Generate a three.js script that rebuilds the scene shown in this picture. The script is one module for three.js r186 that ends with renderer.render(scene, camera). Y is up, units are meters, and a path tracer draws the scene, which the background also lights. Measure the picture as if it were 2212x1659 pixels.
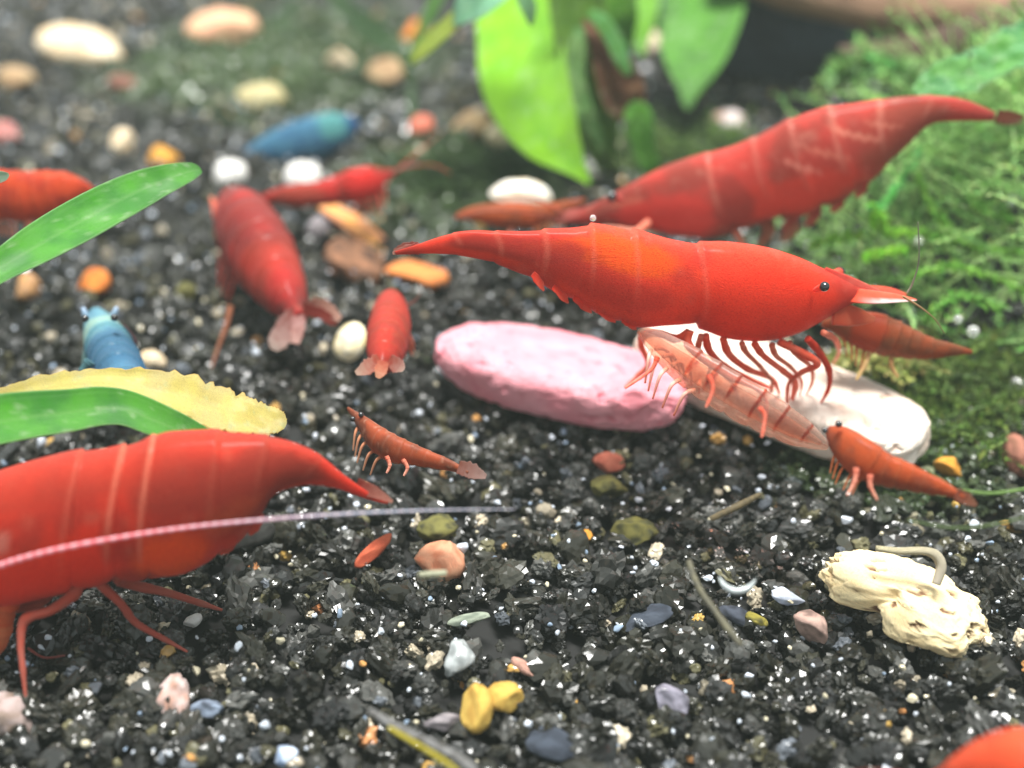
import * as THREE from 'three';
import { ImprovedNoise } from 'three/addons/math/ImprovedNoise.js';
import { mergeGeometries, mergeVertices } from 'three/addons/utils/BufferGeometryUtils.js';
import { RectAreaLightUniformsLib } from 'three/addons/lights/RectAreaLightUniformsLib.js';

// ---------------------------------------------------------------- camera, light, exposure
const mm = 0.001, V = (x, y, z) => new THREE.Vector3(x, y, z);
const scene = new THREE.Scene();
scene.background = new THREE.Color(0.66, 0.7, 0.74);          // the dim room round the tank
const PITCH = THREE.MathUtils.degToRad(35), FOV = 34, CAMH = 37 * mm;
const camera = new THREE.PerspectiveCamera(FOV, 4 / 3, 0.002, 3);
camera.position.set(0, CAMH, 0);
camera.rotation.x = -PITCH;
camera.focus = 51 * mm;
camera.userData.fStop = 29;
camera.updateMatrixWorld();
const LAMP = { at: V(0.012, 0.25, -0.068), aim: V(0.004, 0, -0.056), w: 0.14, h: 0.036, power: 104 };
RectAreaLightUniformsLib.init();
const lampLight = new THREE.RectAreaLight(new THREE.Color(1, 0.985, 0.95), LAMP.power, LAMP.w, LAMP.h);
lampLight.position.copy(LAMP.at); lampLight.lookAt(LAMP.aim); scene.add(lampLight);
const renderer = new THREE.WebGLRenderer({ antialias: true });
renderer.toneMapping = THREE.LinearToneMapping;
renderer.toneMappingExposure = 1.32;
renderer.shadowMap.enabled = true;
scene.fog = new THREE.FogExp2(new THREE.Color(0.68, 0.8, 0.72), 0.42);

// ---------------------------------------------------------------- helpers
function rng(seed) { let a = seed >>> 0; return () => { a = (a + 0x6d2b79f5) | 0; let t = Math.imul(a ^ (a >>> 15), 1 | a); t = (t + Math.imul(t ^ (t >>> 7), 61 | t)) ^ t; return ((t ^ (t >>> 14)) >>> 0) / 4294967296; }; }
const R = rng(71), noise = new ImprovedNoise();
const fbm = (x, y, z, o = 4) => { let s = 0, a = 0.5; for (let i = 0; i < o; i++) { s += a * noise.noise(x, y, z); x *= 2.03; y *= 2.03; z *= 2.03; a *= 0.5; } return s; };
const lerp = (a, b, t) => a + (b - a) * t, clamp = (x, a = 0, b = 1) => Math.min(b, Math.max(a, x)), sm = (a, b, x) => { const t = clamp((x - a) / (b - a)); return t * t * (3 - 2 * t); };
const mixc = (a, b, t) => [lerp(a[0], b[0], t), lerp(a[1], b[1], t), lerp(a[2], b[2], t)];
const S = (r, g, b) => new THREE.Color().setRGB(r / 255, g / 255, b / 255, THREE.SRGBColorSpace).toArray();

// the photograph was measured at 2212 x 1659; these turn a measured place into a place in the tank
const T = Math.tan(THREE.MathUtils.degToRad(FOV / 2)), FWD = V(0, -Math.sin(PITCH), -Math.cos(PITCH)), UPV = V(0, Math.cos(PITCH), -Math.sin(PITCH)), CAM = V(0, CAMH, 0);
const ray = (px, py) => FWD.clone().addScaledVector(V(1, 0, 0), (px - 1106) / 829.5 * T).addScaledVector(UPV, -(py - 829.5) / 829.5 * T);
const Pd = (px, py, D) => CAM.clone().addScaledVector(ray(px, py), D * mm);                       // at a depth in mm
const Py = (px, py, y) => { const r = ray(px, py); return CAM.clone().addScaledVector(r, (y * mm - CAMH) / r.y); };   // at a height in mm
const depth = (p) => p.clone().sub(CAM).dot(FWD);                                                   // m
const px2m = (D) => D * T / 829.5;                                                                  // m per pixel at depth D (m)
const ground = (x, z) => 0.9 * mm * fbm(x * 70 + 3, z * 70, 1.7, 3);

const names = {};
function numbered(n) { const k = names[n] = (names[n] ?? -1) + 1; return k ? n + '_' + String(k).padStart(3, '0') : n; }
function thing(name, label, category, base, group) {
  const o = new THREE.Group(); o.name = numbered(name); o.position.copy(base); o.userData = { label, category };
  if (group) o.userData.group = group;
  scene.add(o); return o;
}
function part(name, geo, mat, parent, top) {
  const b = top ? top.position : parent.position, m = new THREE.Mesh(geo.translate(-b.x, -b.y, -b.z), mat);
  m.name = name; m.castShadow = m.receiveShadow = true; parent.add(m); return m;
}
function single(name, label, category, geo, mat, base, group) {
  const m = new THREE.Mesh(geo.translate(-base.x, -base.y, -base.z), mat); m.name = numbered(name); m.position.copy(base);
  m.userData = { label, category }; if (group) m.userData.group = group; m.castShadow = m.receiveShadow = true; scene.add(m); return m;
}
// closed skin over rings of points; color(i/n, j/m, point) gives a vertex its pigment
function loft(rings, color, uvs = [1, 1]) {
  const n = rings.length, m = rings[0].length, pos = [], uv = [], col = [], idx = [];
  rings.forEach((r, i) => { for (let j = 0; j <= m; j++) { const p = r[j % m]; pos.push(p.x, p.y, p.z); uv.push(j / m * uvs[0], i / (n - 1) * uvs[1]); if (color) col.push(...color(i / (n - 1), j / m, p)); } });
  for (let i = 0; i < n - 1; i++) for (let j = 0; j < m; j++) { const a = i * (m + 1) + j, b = a + m + 1; idx.push(a, a + 1, b, b, a + 1, b + 1); }
  for (const [i, flip] of [[0, 1], [n - 1, 0]]) {
    const c = rings[i].reduce((s, p) => s.add(p), V(0, 0, 0)).divideScalar(m), k = pos.length / 3;
    pos.push(c.x, c.y, c.z); uv.push(0.5 * uvs[0], i / (n - 1) * uvs[1]); if (color) col.push(...color(i / (n - 1), 0.5, c));
    for (let j = 0; j < m; j++) { const a = i * (m + 1) + j; flip ? idx.push(k, a + 1, a) : idx.push(k, a, a + 1); }
  }
  const g = new THREE.BufferGeometry();
  g.setAttribute('position', new THREE.Float32BufferAttribute(pos, 3)); g.setAttribute('uv', new THREE.Float32BufferAttribute(uv, 2));
  if (color) g.setAttribute('color', new THREE.Float32BufferAttribute(col, 3));
  g.setIndex(idx); g.computeVertexNormals();
  const N = g.attributes.normal, v = V(0, 0, 0);
  for (let i = 0; i < n; i++) { const a = i * (m + 1), b = a + m; v.set(N.getX(a) + N.getX(b), N.getY(a) + N.getY(b), N.getZ(a) + N.getZ(b)).normalize(); N.setXYZ(a, v.x, v.y, v.z); N.setXYZ(b, v.x, v.y, v.z); }
  return g;
}
// smooth resampling of rows of numbers or vectors
function spline(rows, n) {
  const wide = Math.max(...rows.map((r) => r.length)); rows = rows.map((r) => Array.from({ length: wide }, (_, c) => r[c] ?? 0));
  const out = [], k = rows.length - 1, cr = (a, b, c, d, t) => 0.5 * (2 * b + (c - a) * t + (2 * a - 5 * b + 4 * c - d) * t * t + (3 * b - a - 3 * c + d) * t * t * t);
  for (let i = 0; i < n; i++) {
    const f = i / (n - 1) * k, a = Math.min(k - 1, Math.floor(f)), t = f - a, q = (j) => rows[clamp(j, 0, k)];
    out.push(rows[0].map((_, c) => cr(q(a - 1)[c], q(a)[c], q(a + 1)[c], q(a + 2)[c], t)));
  }
  return out;
}
// round tube along [x, y, z, r] rows (metres)
function tube(rows, n = 24, m = 8, color, knob) {
  const s = spline(rows, n), P = s.map((r) => V(r[0], r[1], r[2])); let prev = V(0.3, 0.9, 0.2);
  return loft(P.map((p, i) => {
    const t = P[Math.min(n - 1, i + 1)].clone().sub(P[Math.max(0, i - 1)]).normalize(), a = prev.clone().addScaledVector(t, -prev.dot(t)).normalize(), b = t.clone().cross(a); prev = a;
    let r = Math.max(s[i][3], 0.01 * mm); if (knob) r *= knob(i / (n - 1));
    return Array.from({ length: m }, (_, j) => { const w = j / m * Math.PI * 2; return p.clone().addScaledVector(a, Math.cos(w) * r).addScaledVector(b, Math.sin(w) * r); });
  }), color, [1, 4]);
}
// flattened blade along rows [x, y, z, halfwidth, turn]; it lies across the line of sight unless turned about its own axis
function blade(rows, { n = 40, m = 20, thick = 0.16, camber = 0.25, color, ridge = 0, wave = 0, ragged = 0, seed = 1 } = {}) {
  const s = spline(rows, n), P = s.map((r) => V(r[0], r[1], r[2]));
  return loft(P.map((p, i) => {
    const t = P[Math.min(n - 1, i + 1)].clone().sub(P[Math.max(0, i - 1)]).normalize(), see = p.clone().sub(CAM).normalize();
    let side = t.clone().cross(see).normalize(), nrm = side.clone().cross(t).normalize();
    const w = s[i][4] ?? 0, s2 = side.clone().multiplyScalar(Math.cos(w)).addScaledVector(nrm, Math.sin(w)); nrm = s2.clone().cross(t).normalize(); side = s2;
    const h = Math.max(s[i][3], 0.02 * mm);
    return Array.from({ length: m }, (_, j) => {
      const a = j / m * Math.PI * 2, c = Math.cos(a), e = 1 + ragged * fbm(i * 0.35 + seed, c > 0 ? 4 : 9, seed, 3) * Math.abs(c);
      return p.clone().addScaledVector(side, c * h * e).addScaledVector(nrm, Math.sin(a) * Math.min(thick * h, 0.16 * mm) - camber * h * c * c + ridge * h * Math.cos(c * 24) + wave * h * fbm(i / n * 6 + seed, c * 0.8, seed, 2));
    });
  }), color, [1, 3]);
}
const W3 = (rows) => rows.map(([px, py, D, r, ...rest]) => { const p = Pd(px, py, D); return [p.x, p.y, p.z, r * px2m(D * mm), ...rest]; });

// ---------------------------------------------------------------- textures and materials
function noiseTex(size, f, srgb) {
  const d = new Uint8Array(size * size * 4);
  for (let y = 0; y < size; y++) for (let x = 0; x < size; x++) { const c = f(x / size, y / size); d.set([...(Array.isArray(c) ? c : [c, c, c]).map((v) => clamp(v) * 255), 255], (y * size + x) * 4); }
  const t = new THREE.DataTexture(d, size, size); t.wrapS = t.wrapT = THREE.RepeatWrapping; t.magFilter = THREE.LinearFilter; if (srgb) t.colorSpace = THREE.SRGBColorSpace; t.needsUpdate = true; return t;
}
const wrapN = (u, v, f, z) => { const a = u * Math.PI * 2, b = v * Math.PI * 2; return noise.noise(Math.cos(a) * f + z, Math.sin(a) * f + Math.cos(b) * f * 0.7, Math.sin(b) * f * 1.1 + z); };
const specR = rng(5), speckle = noiseTex(512, (u, v) => { const k = 0.93 + 0.12 * wrapN(u, v, 9, 2) + 0.1 * wrapN(u, v, 30, 7) + 0.14 * (specR() - 0.5); return [k, k * (0.97 + 0.05 * specR()), k]; }, true);
const grainR = rng(9), powder = noiseTex(512, (u, v) => 0.5 + 0.3 * wrapN(u, v, 16, 3) + 0.35 * wrapN(u, v, 40, 5) + 0.25 * (grainR() - 0.5), false);
const dotR = rng(15), chitin = (() => {
  const n = 512, f = new Float32Array(n * n).fill(1);
  for (let q = 0; q < 5200; q++) { const x = dotR() * n, y = dotR() * n, r = 1 + 3.6 * dotR() * dotR(), a = 0.16 + 0.3 * dotR(), h = Math.ceil(r); for (let j = -h; j <= h; j++) for (let i = -h; i <= h; i++) { const d = Math.hypot(i, j * 0.8); if (d < r) { const k = ((Math.floor(y) + j + n) % n) * n + ((Math.floor(x) + i + n) % n); f[k] = Math.max(0.45, f[k] - a * (1 - d / r)); } } }
  return noiseTex(n, (u, v) => { const d = f[Math.round(v * n) * n + Math.round(u * n)], k = 0.98 + 0.1 * wrapN(u, v, 12, 2); return [k * lerp(0.8, 1, d), k * d, k * d]; }, true);
})();
const phys = (o) => new THREE.MeshPhysicalMaterial({ vertexColors: true, ...o });
const speck = (a, b) => { const t = speckle.clone(); t.repeat.set(a, b); t.needsUpdate = true; return t; };
const speckBody = chitin.clone(); speckBody.repeat.set(3, 6); speckBody.needsUpdate = true; const powderFine = powder.clone(); powderFine.repeat.set(3, 3); powderFine.needsUpdate = true;
const M = {
  ghost: phys({ map: speckBody, roughness: 0.3, transmission: 0.9, specularIntensity: 0.3, clearcoat: 0.1, clearcoatRoughness: 0.2 }),
  flesh: phys({ map: speckBody, roughness: 0.9, transmission: 0.25, specularIntensity: 0.2 }),
  shell: phys({ map: speckBody, roughness: 0.68, transmission: 0.5, specularIntensity: 0.2, clearcoat: 0.14, clearcoatRoughness: 0.22, bumpMap: powderFine, bumpScale: 0.03 * mm }),
  clear: phys({ map: speckBody, roughness: 0.55, transmission: 0.75, specularIntensity: 0.3, clearcoat: 0.06, clearcoatRoughness: 0.25 }),
  limb: phys({ roughness: 0.75, transmission: 0.4, specularIntensity: 0.3, clearcoat: 0.06, clearcoatRoughness: 0.25 }),
  eye: new THREE.MeshPhysicalMaterial({ color: 0x0a0a10, roughness: 0.25, clearcoat: 1, clearcoatRoughness: 0.1 }),
  leaf: phys({ map: speck(2, 6), roughness: 0.9, transmission: 0.5, specularIntensity: 0.3, clearcoat: 0.08, clearcoatRoughness: 0.25, bumpMap: powderFine, bumpScale: 0.05 * mm }),
  stone: phys({ map: speck(2, 2), roughness: 0.6, specularIntensity: 0.5, bumpMap: powderFine, bumpScale: 0.02 * mm }),
  quartz: phys({ roughness: 0.16, transmission: 0.25 }),
  pellet: phys({ roughness: 0.95, specularIntensity: 0.4, bumpMap: powder, bumpScale: 0.12 * mm }),
  crumb: phys({ map: speck(2, 2), roughness: 0.85, transmission: 0.15, bumpMap: powderFine, bumpScale: 0.012 * mm }),
  wood: phys({ roughness: 0.8, bumpMap: powder, bumpScale: 0.25 * mm }),
};

// ---------------------------------------------------------------- gravel bed
function grainGeo(seed, detail, cuts, rough) {
  const r = rng(seed), g = mergeVertices(new THREE.IcosahedronGeometry(1, detail).deleteAttribute('uv').deleteAttribute('normal')), p = g.attributes.position;
  const planes = Array.from({ length: cuts }, () => [V(r() - 0.5, r() - 0.5, r() - 0.5).normalize(), 0.5 + 0.4 * r()]), sc = [0.75 + 0.5 * r(), 0.6 + 0.4 * r(), 0.75 + 0.5 * r()];
  for (let i = 0; i < p.count; i++) {
    const v = V(p.getX(i), p.getY(i), p.getZ(i));
    for (const [n, d] of planes) { const k = v.dot(n); if (k > d) v.addScaledVector(n, d - k); }
    v.multiplyScalar(1 + rough * fbm(v.x * 1.7 + seed, v.y * 1.7, v.z * 1.7, 3) + (detail < 5 ? rough * 0.5 : 0.02) * (r() - 0.5));
    p.setXYZ(i, v.x * sc[0], v.y * sc[1], v.z * sc[2]);
  }
  return g;
}
const flat = (g) => { const q = g.toNonIndexed(); q.computeVertexNormals(); return q; };
const bedGeo = new THREE.PlaneGeometry(0.36, 0.3, 150, 130).rotateX(-Math.PI / 2).translate(0, 0, -0.1);
{ const p = bedGeo.attributes.position; for (let i = 0; i < p.count; i++) p.setY(i, ground(p.getX(i), p.getZ(i)) - 0.65 * mm + 0.5 * mm * (R() - 0.5)); bedGeo.computeVertexNormals(); }
const bed = new THREE.Mesh(bedGeo, new THREE.MeshStandardMaterial({ color: new THREE.Color(0.007, 0.007, 0.0065), roughness: 0.9 }));
bed.name = 'gravel_bed'; bed.userData.kind = 'structure'; bed.receiveShadow = true; scene.add(bed);
{
  const kinds = [];
  for (let i = 0; i < 4; i++) kinds.push({ g: flat(grainGeo(100 + i, 2, 6, 0.3)), rough: 0.17, n: 5200 });
  for (let i = 0; i < 6; i++) kinds.push({ g: flat(grainGeo(200 + i, 3, 3, 0.75)), rough: 0.26, n: 8200 });
  for (let i = 0; i < 2; i++) kinds.push({ g: flat(grainGeo(300 + i, 2, 9, 0.2)), rough: 0.06, n: 3600, glassy: true });
  const greens = [[620, 130, 17], [1000, 390, 10], [1470, 320, 8], [1900, 940, 8], [1750, 620, 7], [480, 150, 12]].map(([x, y, r]) => [Py(x, y, 0), r * mm]);
  const q = new THREE.Quaternion(), e = new THREE.Euler(), m4 = new THREE.Matrix4();
  for (const k of kinds) {
    const im = new THREE.InstancedMesh(k.g, new THREE.MeshStandardMaterial({ color: 0xffffff, roughness: k.rough }), k.n);
    im.name = 'grains'; im.userData.kind = 'stuff'; im.castShadow = im.receiveShadow = true;
    for (let i = 0; i < k.n; i++) {
      // evenly over the part of the bed that the picture takes in, with a margin
      let z, x, w; do { z = lerp(-0.165, -0.02, R()); w = (Math.hypot(z, CAMH) * 0.46 + 0.012); x = (R() * 2 - 1) * 0.075; } while (Math.abs(x) > w);
      let r = (k.glassy ? 0.08 + 0.17 * R() * R() : 0.2 + 0.5 * Math.pow(R(), 2.6)) * mm;
      const y = ground(x, z) + (R() * 1.05 - 0.5) * mm + (k.glassy ? 0.5 * mm : 0);
      const u = R(); let c; if (!k.glassy && u > 0.87) r = Math.min(r, 0.36 * mm);
      e.set(R() * 6.3, R() * 6.3, R() * 6.3);
      im.setMatrixAt(i, m4.compose(V(x, y, z), q.setFromEuler(e), V(r * (0.8 + 0.5 * R()), r * (0.7 + 0.5 * R()), r * (0.8 + 0.5 * R()))));
      if (k.glassy) c = u < 0.55 ? [0.5, 0.54, 0.6] : u < 0.8 ? [0.55, 0.5, 0.36] : [0.2, 0.26, 0.34];
      else if (u < 0.73) { const d = 0.008 + 0.022 * R(), h = R(); c = [d * (1 + 0.12 * h), d * (1.02 + 0.06 * h), d * (1.02 - 0.3 * h)]; }
      else if (u < 0.86) { const d = 0.036 + 0.05 * R(); c = [d, d * 1.0, d * 0.92]; }
      else if (u < 0.925) { const d = 0.04 + 0.07 * R(); c = [d * 1.1, d * 1.02, d * 0.55]; }
      else if (u < 0.962) { const d = 0.06 + 0.09 * R(); c = [d * 0.9, d, d * 1.15]; }
      else if (u < 0.99) { const d = 0.2 + 0.25 * R(); c = [d * 1.1, d * 0.95, d * 0.7]; }
      else c = [0.42, 0.17 + 0.1 * R(), 0.07];
      let gr = 0; for (const [gp, gR] of greens) gr = Math.max(gr, 1 - sm(0.4, 1, Math.hypot(x - gp.x, z - gp.z) / gR + 0.5 * fbm(x * 300, z * 300, 2, 3)));
      if (gr > 0) c = mixc(c, [0.045, 0.085, 0.018], gr * 0.7);
      im.setColorAt(i, new THREE.Color(...c));
    }
    bed.add(im);
  }
}

// ---------------------------------------------------------------- pebbles and chips lying on the gravel
function stoneGeo(seed, detail, cuts, rough, c1, c2, nf = 2) {
  const g = mergeVertices(grainGeo(seed, detail, cuts, rough)); g.computeVertexNormals();
  const p = g.attributes.position, col = [], uv = [];
  for (let i = 0; i < p.count; i++) {
    const x = p.getX(i), y = p.getY(i), z = p.getZ(i), k = sm(-0.25, 0.3, fbm(x * nf + seed, y * nf, z * nf + 4, 4));
    col.push(...mixc(c1, c2, k)); uv.push(x * 0.5 + y * 0.3, z * 0.5 + y * 0.4);
  }
  g.setAttribute('color', new THREE.Float32BufferAttribute(col, 3)); g.setAttribute('uv', new THREE.Float32BufferAttribute(uv, 2));
  return g;
}
let stoneSeed = 1000;
function stone(name, label, cat, px, py, w, h, tilt, c1, c2, o = {}) {
  const y0 = o.y ?? (py > 1080 ? 0.45 : 0.75), p = Py(px, py, y0), k = px2m(depth(p)), rx = w / 2 * k, rr = h / 2 * k * (o.fat ?? 1.12);
  const g = stoneGeo(o.seed ?? stoneSeed++, o.detail ?? 5, o.cuts ?? 5, (o.rough ?? 0.1) + 0.12, c1, c2, o.nf ?? 2);
  g.computeBoundingBox(); const b = g.boundingBox, sz = b.getSize(V(0, 0, 0)), ce = b.getCenter(V(0, 0, 0));
  g.translate(-ce.x, -ce.y, -ce.z).scale(2 * rx / sz.x, 2 * rr * (o.tall ?? 0.9) / sz.y, 2 * rr / sz.z);
  // tilt turns it in the picture: about the line of sight for standing chips, about the vertical for lying ones
  g.applyMatrix4(o.lying ? new THREE.Matrix4().makeRotationY(tilt) : new THREE.Matrix4().makeRotationAxis(FWD.clone().negate(), tilt)); g.translate(p.x, p.y, p.z);
  return single(name, label, cat, g, o.mat ?? M.stone, V(p.x, 0, p.z), o.group);
}
const cream = [S(240, 225, 195), S(235, 205, 160)], white = [S(245, 243, 238), S(225, 222, 215)], peach = [S(235, 195, 150), S(240, 170, 140)], orange = [S(225, 140, 55), S(205, 105, 45)], salmon = [S(215, 125, 100), S(190, 100, 80)], tan = [S(190, 165, 125), S(165, 130, 95)], khaki = [S(200, 190, 145), S(180, 165, 115)], amber = [S(225, 165, 70), S(215, 145, 50)], slate = [S(70, 78, 90), S(48, 54, 64)], olive = [S(125, 122, 66), S(62, 62, 42)], lilac = [S(165, 158, 160), S(110, 104, 108)];
for (const a of [
  ['large cream white pebble in the upper left corner, biggest pale stone', 178, 110, 182, 100, -0.15, cream, { cuts: 2 }],
  ['oblong peach and cream pebble near the top edge, left of the plants', 480, 62, 158, 78, 0.08, peach, { cuts: 4 }],
  ['rounded tan pebble at the left edge below the large cream pebble', 35, 172, 84, 62, -0.1, tan, { cuts: 3 }],
  ['dull pinkish brown pebble right below the large cream pebble', 272, 185, 84, 40, -0.3, [S(150, 95, 80), S(110, 80, 65)], {}],
  ['flat khaki oval pebble above the blue shrimp at the back', 567, 213, 112, 68, 0, khaki, { cuts: 2 }],
  ['small upright pale cream pebble left of the amber pebble', 268, 312, 58, 62, 0.5, cream, { cuts: 4 }],
  ['amber yellow rounded pebble above the tip of the green grass leaf', 355, 342, 68, 58, 0, amber, { cuts: 3 }],
  ['white round pebble under the nose of the blue shrimp at the back', 497, 377, 74, 62, 0.2, white, { cuts: 2 }],
  ['white rounded pebble lying against the small red shrimp below the blue shrimp', 655, 383, 88, 66, 0, white, { cuts: 2 }],
  ['cream pebble left of the pale tan pebble below the yellow leaf stalk', 735, 138, 62, 66, 0.2, cream, { cuts: 4 }],
  ['pale tan pebble just below left of the yellow green leaf stalk', 838, 156, 94, 66, 0.15, tan, { cuts: 3 }],
  ['orange pebble behind the yellow green leaf stalk', 898, 78, 66, 66, 0, orange, { cuts: 3 }],
  ['small salmon pebble left of the big lime leaf', 910, 275, 58, 50, 0.2, salmon, { cuts: 5 }],
  ['pale tan pebble at the left edge of the big lime leaf', 1018, 272, 92, 62, 0.25, tan, { cuts: 4 }],
  ['cream pebble half under the lower edge of the big lime leaf', 1078, 298, 62, 50, -0.5, cream, { cuts: 4 }],
  ['white pebble below the tip of the big lime leaf', 1277, 372, 48, 42, 0, white, { cuts: 3 }],
  ['pale upright pebble between the two broad green leaves', 1412, 100, 46, 70, 0.1, cream, { cuts: 3 }],
  ['white and pink pebble right of the dark thin stem, behind the far red shrimp', 1568, 268, 82, 60, 0, [S(240, 230, 230), S(220, 170, 140)], { cuts: 4 }],
  ['pink pebble cut by the left edge, upper left', 12, 290, 46, 62, 0.4, [S(220, 150, 145), S(200, 130, 120)], {}],
  ['orange angular pebble above the upright blue shrimp', 203, 612, 74, 62, 0.3, orange, { cuts: 7, rough: 0.06 }],
  ['pale orange pebble under the green grass leaf', 58, 622, 62, 58, 0.5, [S(215, 160, 95), S(190, 150, 120)], { cuts: 5 }],
  ['cream peach pebble right of the upright blue shrimp', 330, 776, 62, 44, 0, cream, { cuts: 4 }],
  ['dull olive pebble left of the large red shrimp seen from behind', 402, 630, 46, 40, 0, olive, {}],
  ['flat orange chip with clean edges beside the tail of the big central shrimp', 902, 592, 142, 96, -0.1, [S(230, 145, 75), S(220, 130, 70)], { cuts: 8, rough: 0.04, tall: 0.5, fat: 1.0 }],
  ['long pale orange chip lying under the small red shrimp', 765, 492, 190, 62, -0.6, [S(235, 165, 85), S(220, 150, 120)], { cuts: 7, rough: 0.05, tall: 0.6 }],
  ['brown crumbly lump with dark pits between the red shrimp and the orange chips', 775, 565, 150, 150, -0.4, [S(150, 105, 75), S(60, 42, 34)], { cuts: 2, rough: 0.5, nf: 3, fat: 0.9, tall: 0.5 }],
  ['greyish white pebble between the red shrimp and the long orange chip', 688, 495, 56, 62, 0.2, lilac, {}],
  ['thin red orange sliver of stone standing on edge in the dark gravel', 806, 1190, 108, 36, 0.75, [S(225, 115, 80), S(200, 90, 60)], { cuts: 6, rough: 0.05, fat: 0.9 }],
  ['peach angular pebble with a pale crest, right of the red orange sliver', 950, 1216, 112, 86, -0.15, [S(225, 165, 130), S(205, 125, 90)], { cuts: 8, rough: 0.1 }],
  ['small salmon chip on the dark gravel below the pink pellet', 1315, 1000, 70, 42, 0, salmon, { cuts: 7 }],
  ['yellow olive pebble right under the small salmon chip', 1316, 1050, 82, 58, -0.1, olive, { cuts: 7 }],
  ['white block shaped chip below the legs of the left red shrimp', 417, 1341, 46, 26, 0.55, white, { cuts: 7, rough: 0.03 }],
  ['greyish pink knobbly lump at the lower left edge', 22, 1545, 118, 92, -0.5, [S(200, 180, 175), S(150, 130, 115)], { rough: 0.4, cuts: 2 }],
  ['pinkish white knobbly lump on the gravel near the lower left', 372, 1510, 84, 100, 0.2, [S(225, 205, 200), S(205, 160, 140)], { rough: 0.5, cuts: 2 }],
  ['flat bluish chip resting against the pinkish white lump', 448, 1532, 74, 40, -0.1, [S(150, 165, 185), S(80, 88, 100)], { rough: 0.15 }],
  ['pale pink leaning chip left of the cream lump', 1752, 1352, 62, 84, 0.5, [S(215, 180, 165), S(150, 125, 115)], { cuts: 7 }],
  ['small bright yellow chip left of the pale pink leaning chip', 1635, 1338, 54, 28, -0.4, [S(170, 158, 70), S(85, 82, 45)], {}],
  ['orange pebble right of the cream pellet end, at the foot of the moss', 2048, 1008, 64, 42, -0.2, amber, { cuts: 6 }],
  ['dull pink pebble cut by the right edge below the moss', 2196, 985, 60, 90, 0.1, [S(180, 120, 100), S(140, 95, 75)], {}],
  ['glossy white quartz flake left of the cream lump', 1702, 1288, 76, 38, -0.25, [S(225, 232, 245), S(190, 195, 210)], { cuts: 9, mat: 'quartz' }],
  ['dark slate flake with a curved edge in the lower middle', 1392, 1332, 128, 58, 0.3, slate, { cuts: 6, rough: 0.1, tall: 0.4 }],
  ['dark slate flake below the yellow walnut shaped pair', 1195, 1606, 120, 76, -0.2, slate, { cuts: 6, tall: 0.5 }],
  ['lilac grey translucent chip right of the yellow walnut shaped pair', 1450, 1518, 84, 62, -0.3, [S(150, 146, 160), S(84, 82, 92)], { cuts: 6, mat: 'quartz' }],
  ['pinkish grey stick shaped chip left of the yellow walnut shaped pair', 955, 1560, 84, 36, 0.15, lilac, { cuts: 6 }],
  ['pale greenish bar shaped chip below the peach angular pebble', 1012, 1338, 96, 26, 0.2, [S(165, 175, 155), S(120, 130, 115)], { cuts: 5, rough: 0.05 }],
  ['glossy quartz cluster below the pale greenish bar', 992, 1428, 66, 84, -0.4, [S(200, 205, 205), S(130, 135, 135)], { cuts: 9, rough: 0.2, mat: 'quartz' }],
  ['bluish white glossy chip near the bottom edge, left part', 618, 1632, 58, 48, 0.3, [S(210, 222, 240), S(130, 150, 180)], { cuts: 8, mat: 'quartz' }],
  ['olive mossy pebble above the peach angular pebble', 945, 1142, 92, 62, 0, olive, { rough: 0.25 }],
  ['olive green pebble in the middle of the dark gravel right of the antenna tip', 1370, 1150, 104, 66, 0, [S(104, 100, 48), S(55, 56, 36)], { rough: 0.25 }],
  ['ragged dark flake standing beside the left red shrimp tail', 540, 1160, 120, 60, 0.4, [S(58, 58, 54), S(40, 40, 38)], { rough: 0.3 }],
  ['pale salmon chip up and right of the yellow walnut shaped grain', 1130, 1440, 62, 24, -0.6, [S(215, 165, 145), S(180, 140, 125)], { cuts: 6 }],
  ['tiny amber chip below the olive pebble, middle of the dark gravel', 1262, 1160, 38, 30, 0.3, amber, { cuts: 6 }],
  ['bluish grey chip in the dark gravel beside the quartz flake', 1590, 1330, 84, 36, -0.5, [S(84, 90, 102), S(50, 54, 62)], {}],
]) { const [label, px, py, w, h, tilt, [c1, c2], o] = a; stone(/chip|flake|sliver/.test(label) ? 'stone_chip' : /lump/.test(label) ? 'lump' : /quartz/.test(label) ? 'quartz_cluster' : 'pebble', label, /chip|flake|sliver/.test(label) ? 'stone chip' : /lump/.test(label) ? 'lump' : /quartz/.test(label) ? 'quartz' : 'pebble', px, py, w, h, tilt, c1, c2, { ...o, mat: o.mat ? M[o.mat] : undefined }); }
{ // two yellow lobes joined like a walnut
  const b = Py(1058, 1525, 0.6), o = thing('walnut_shaped_grain', 'yellow walnut shaped grain of two joined lobes on the dark gravel', 'grain', V(b.x, 0, b.z));
  for (const [px, py, w, h, t] of [[1030, 1530, 92, 118, -0.25], [1092, 1505, 100, 72, -0.2]]) {
    const p = Py(px, py, 1), k = px2m(depth(p)), g = stoneGeo(stoneSeed++, 5, 1, 0.28, S(225, 190, 95), S(200, 155, 70), 3);
    g.scale(w / 2 * k, h / 2 * k * 0.95, h / 2 * k * 1.05).rotateZ(t).translate(p.x, p.y, p.z); part('lobe', g, M.stone, o);
  }
}
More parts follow.
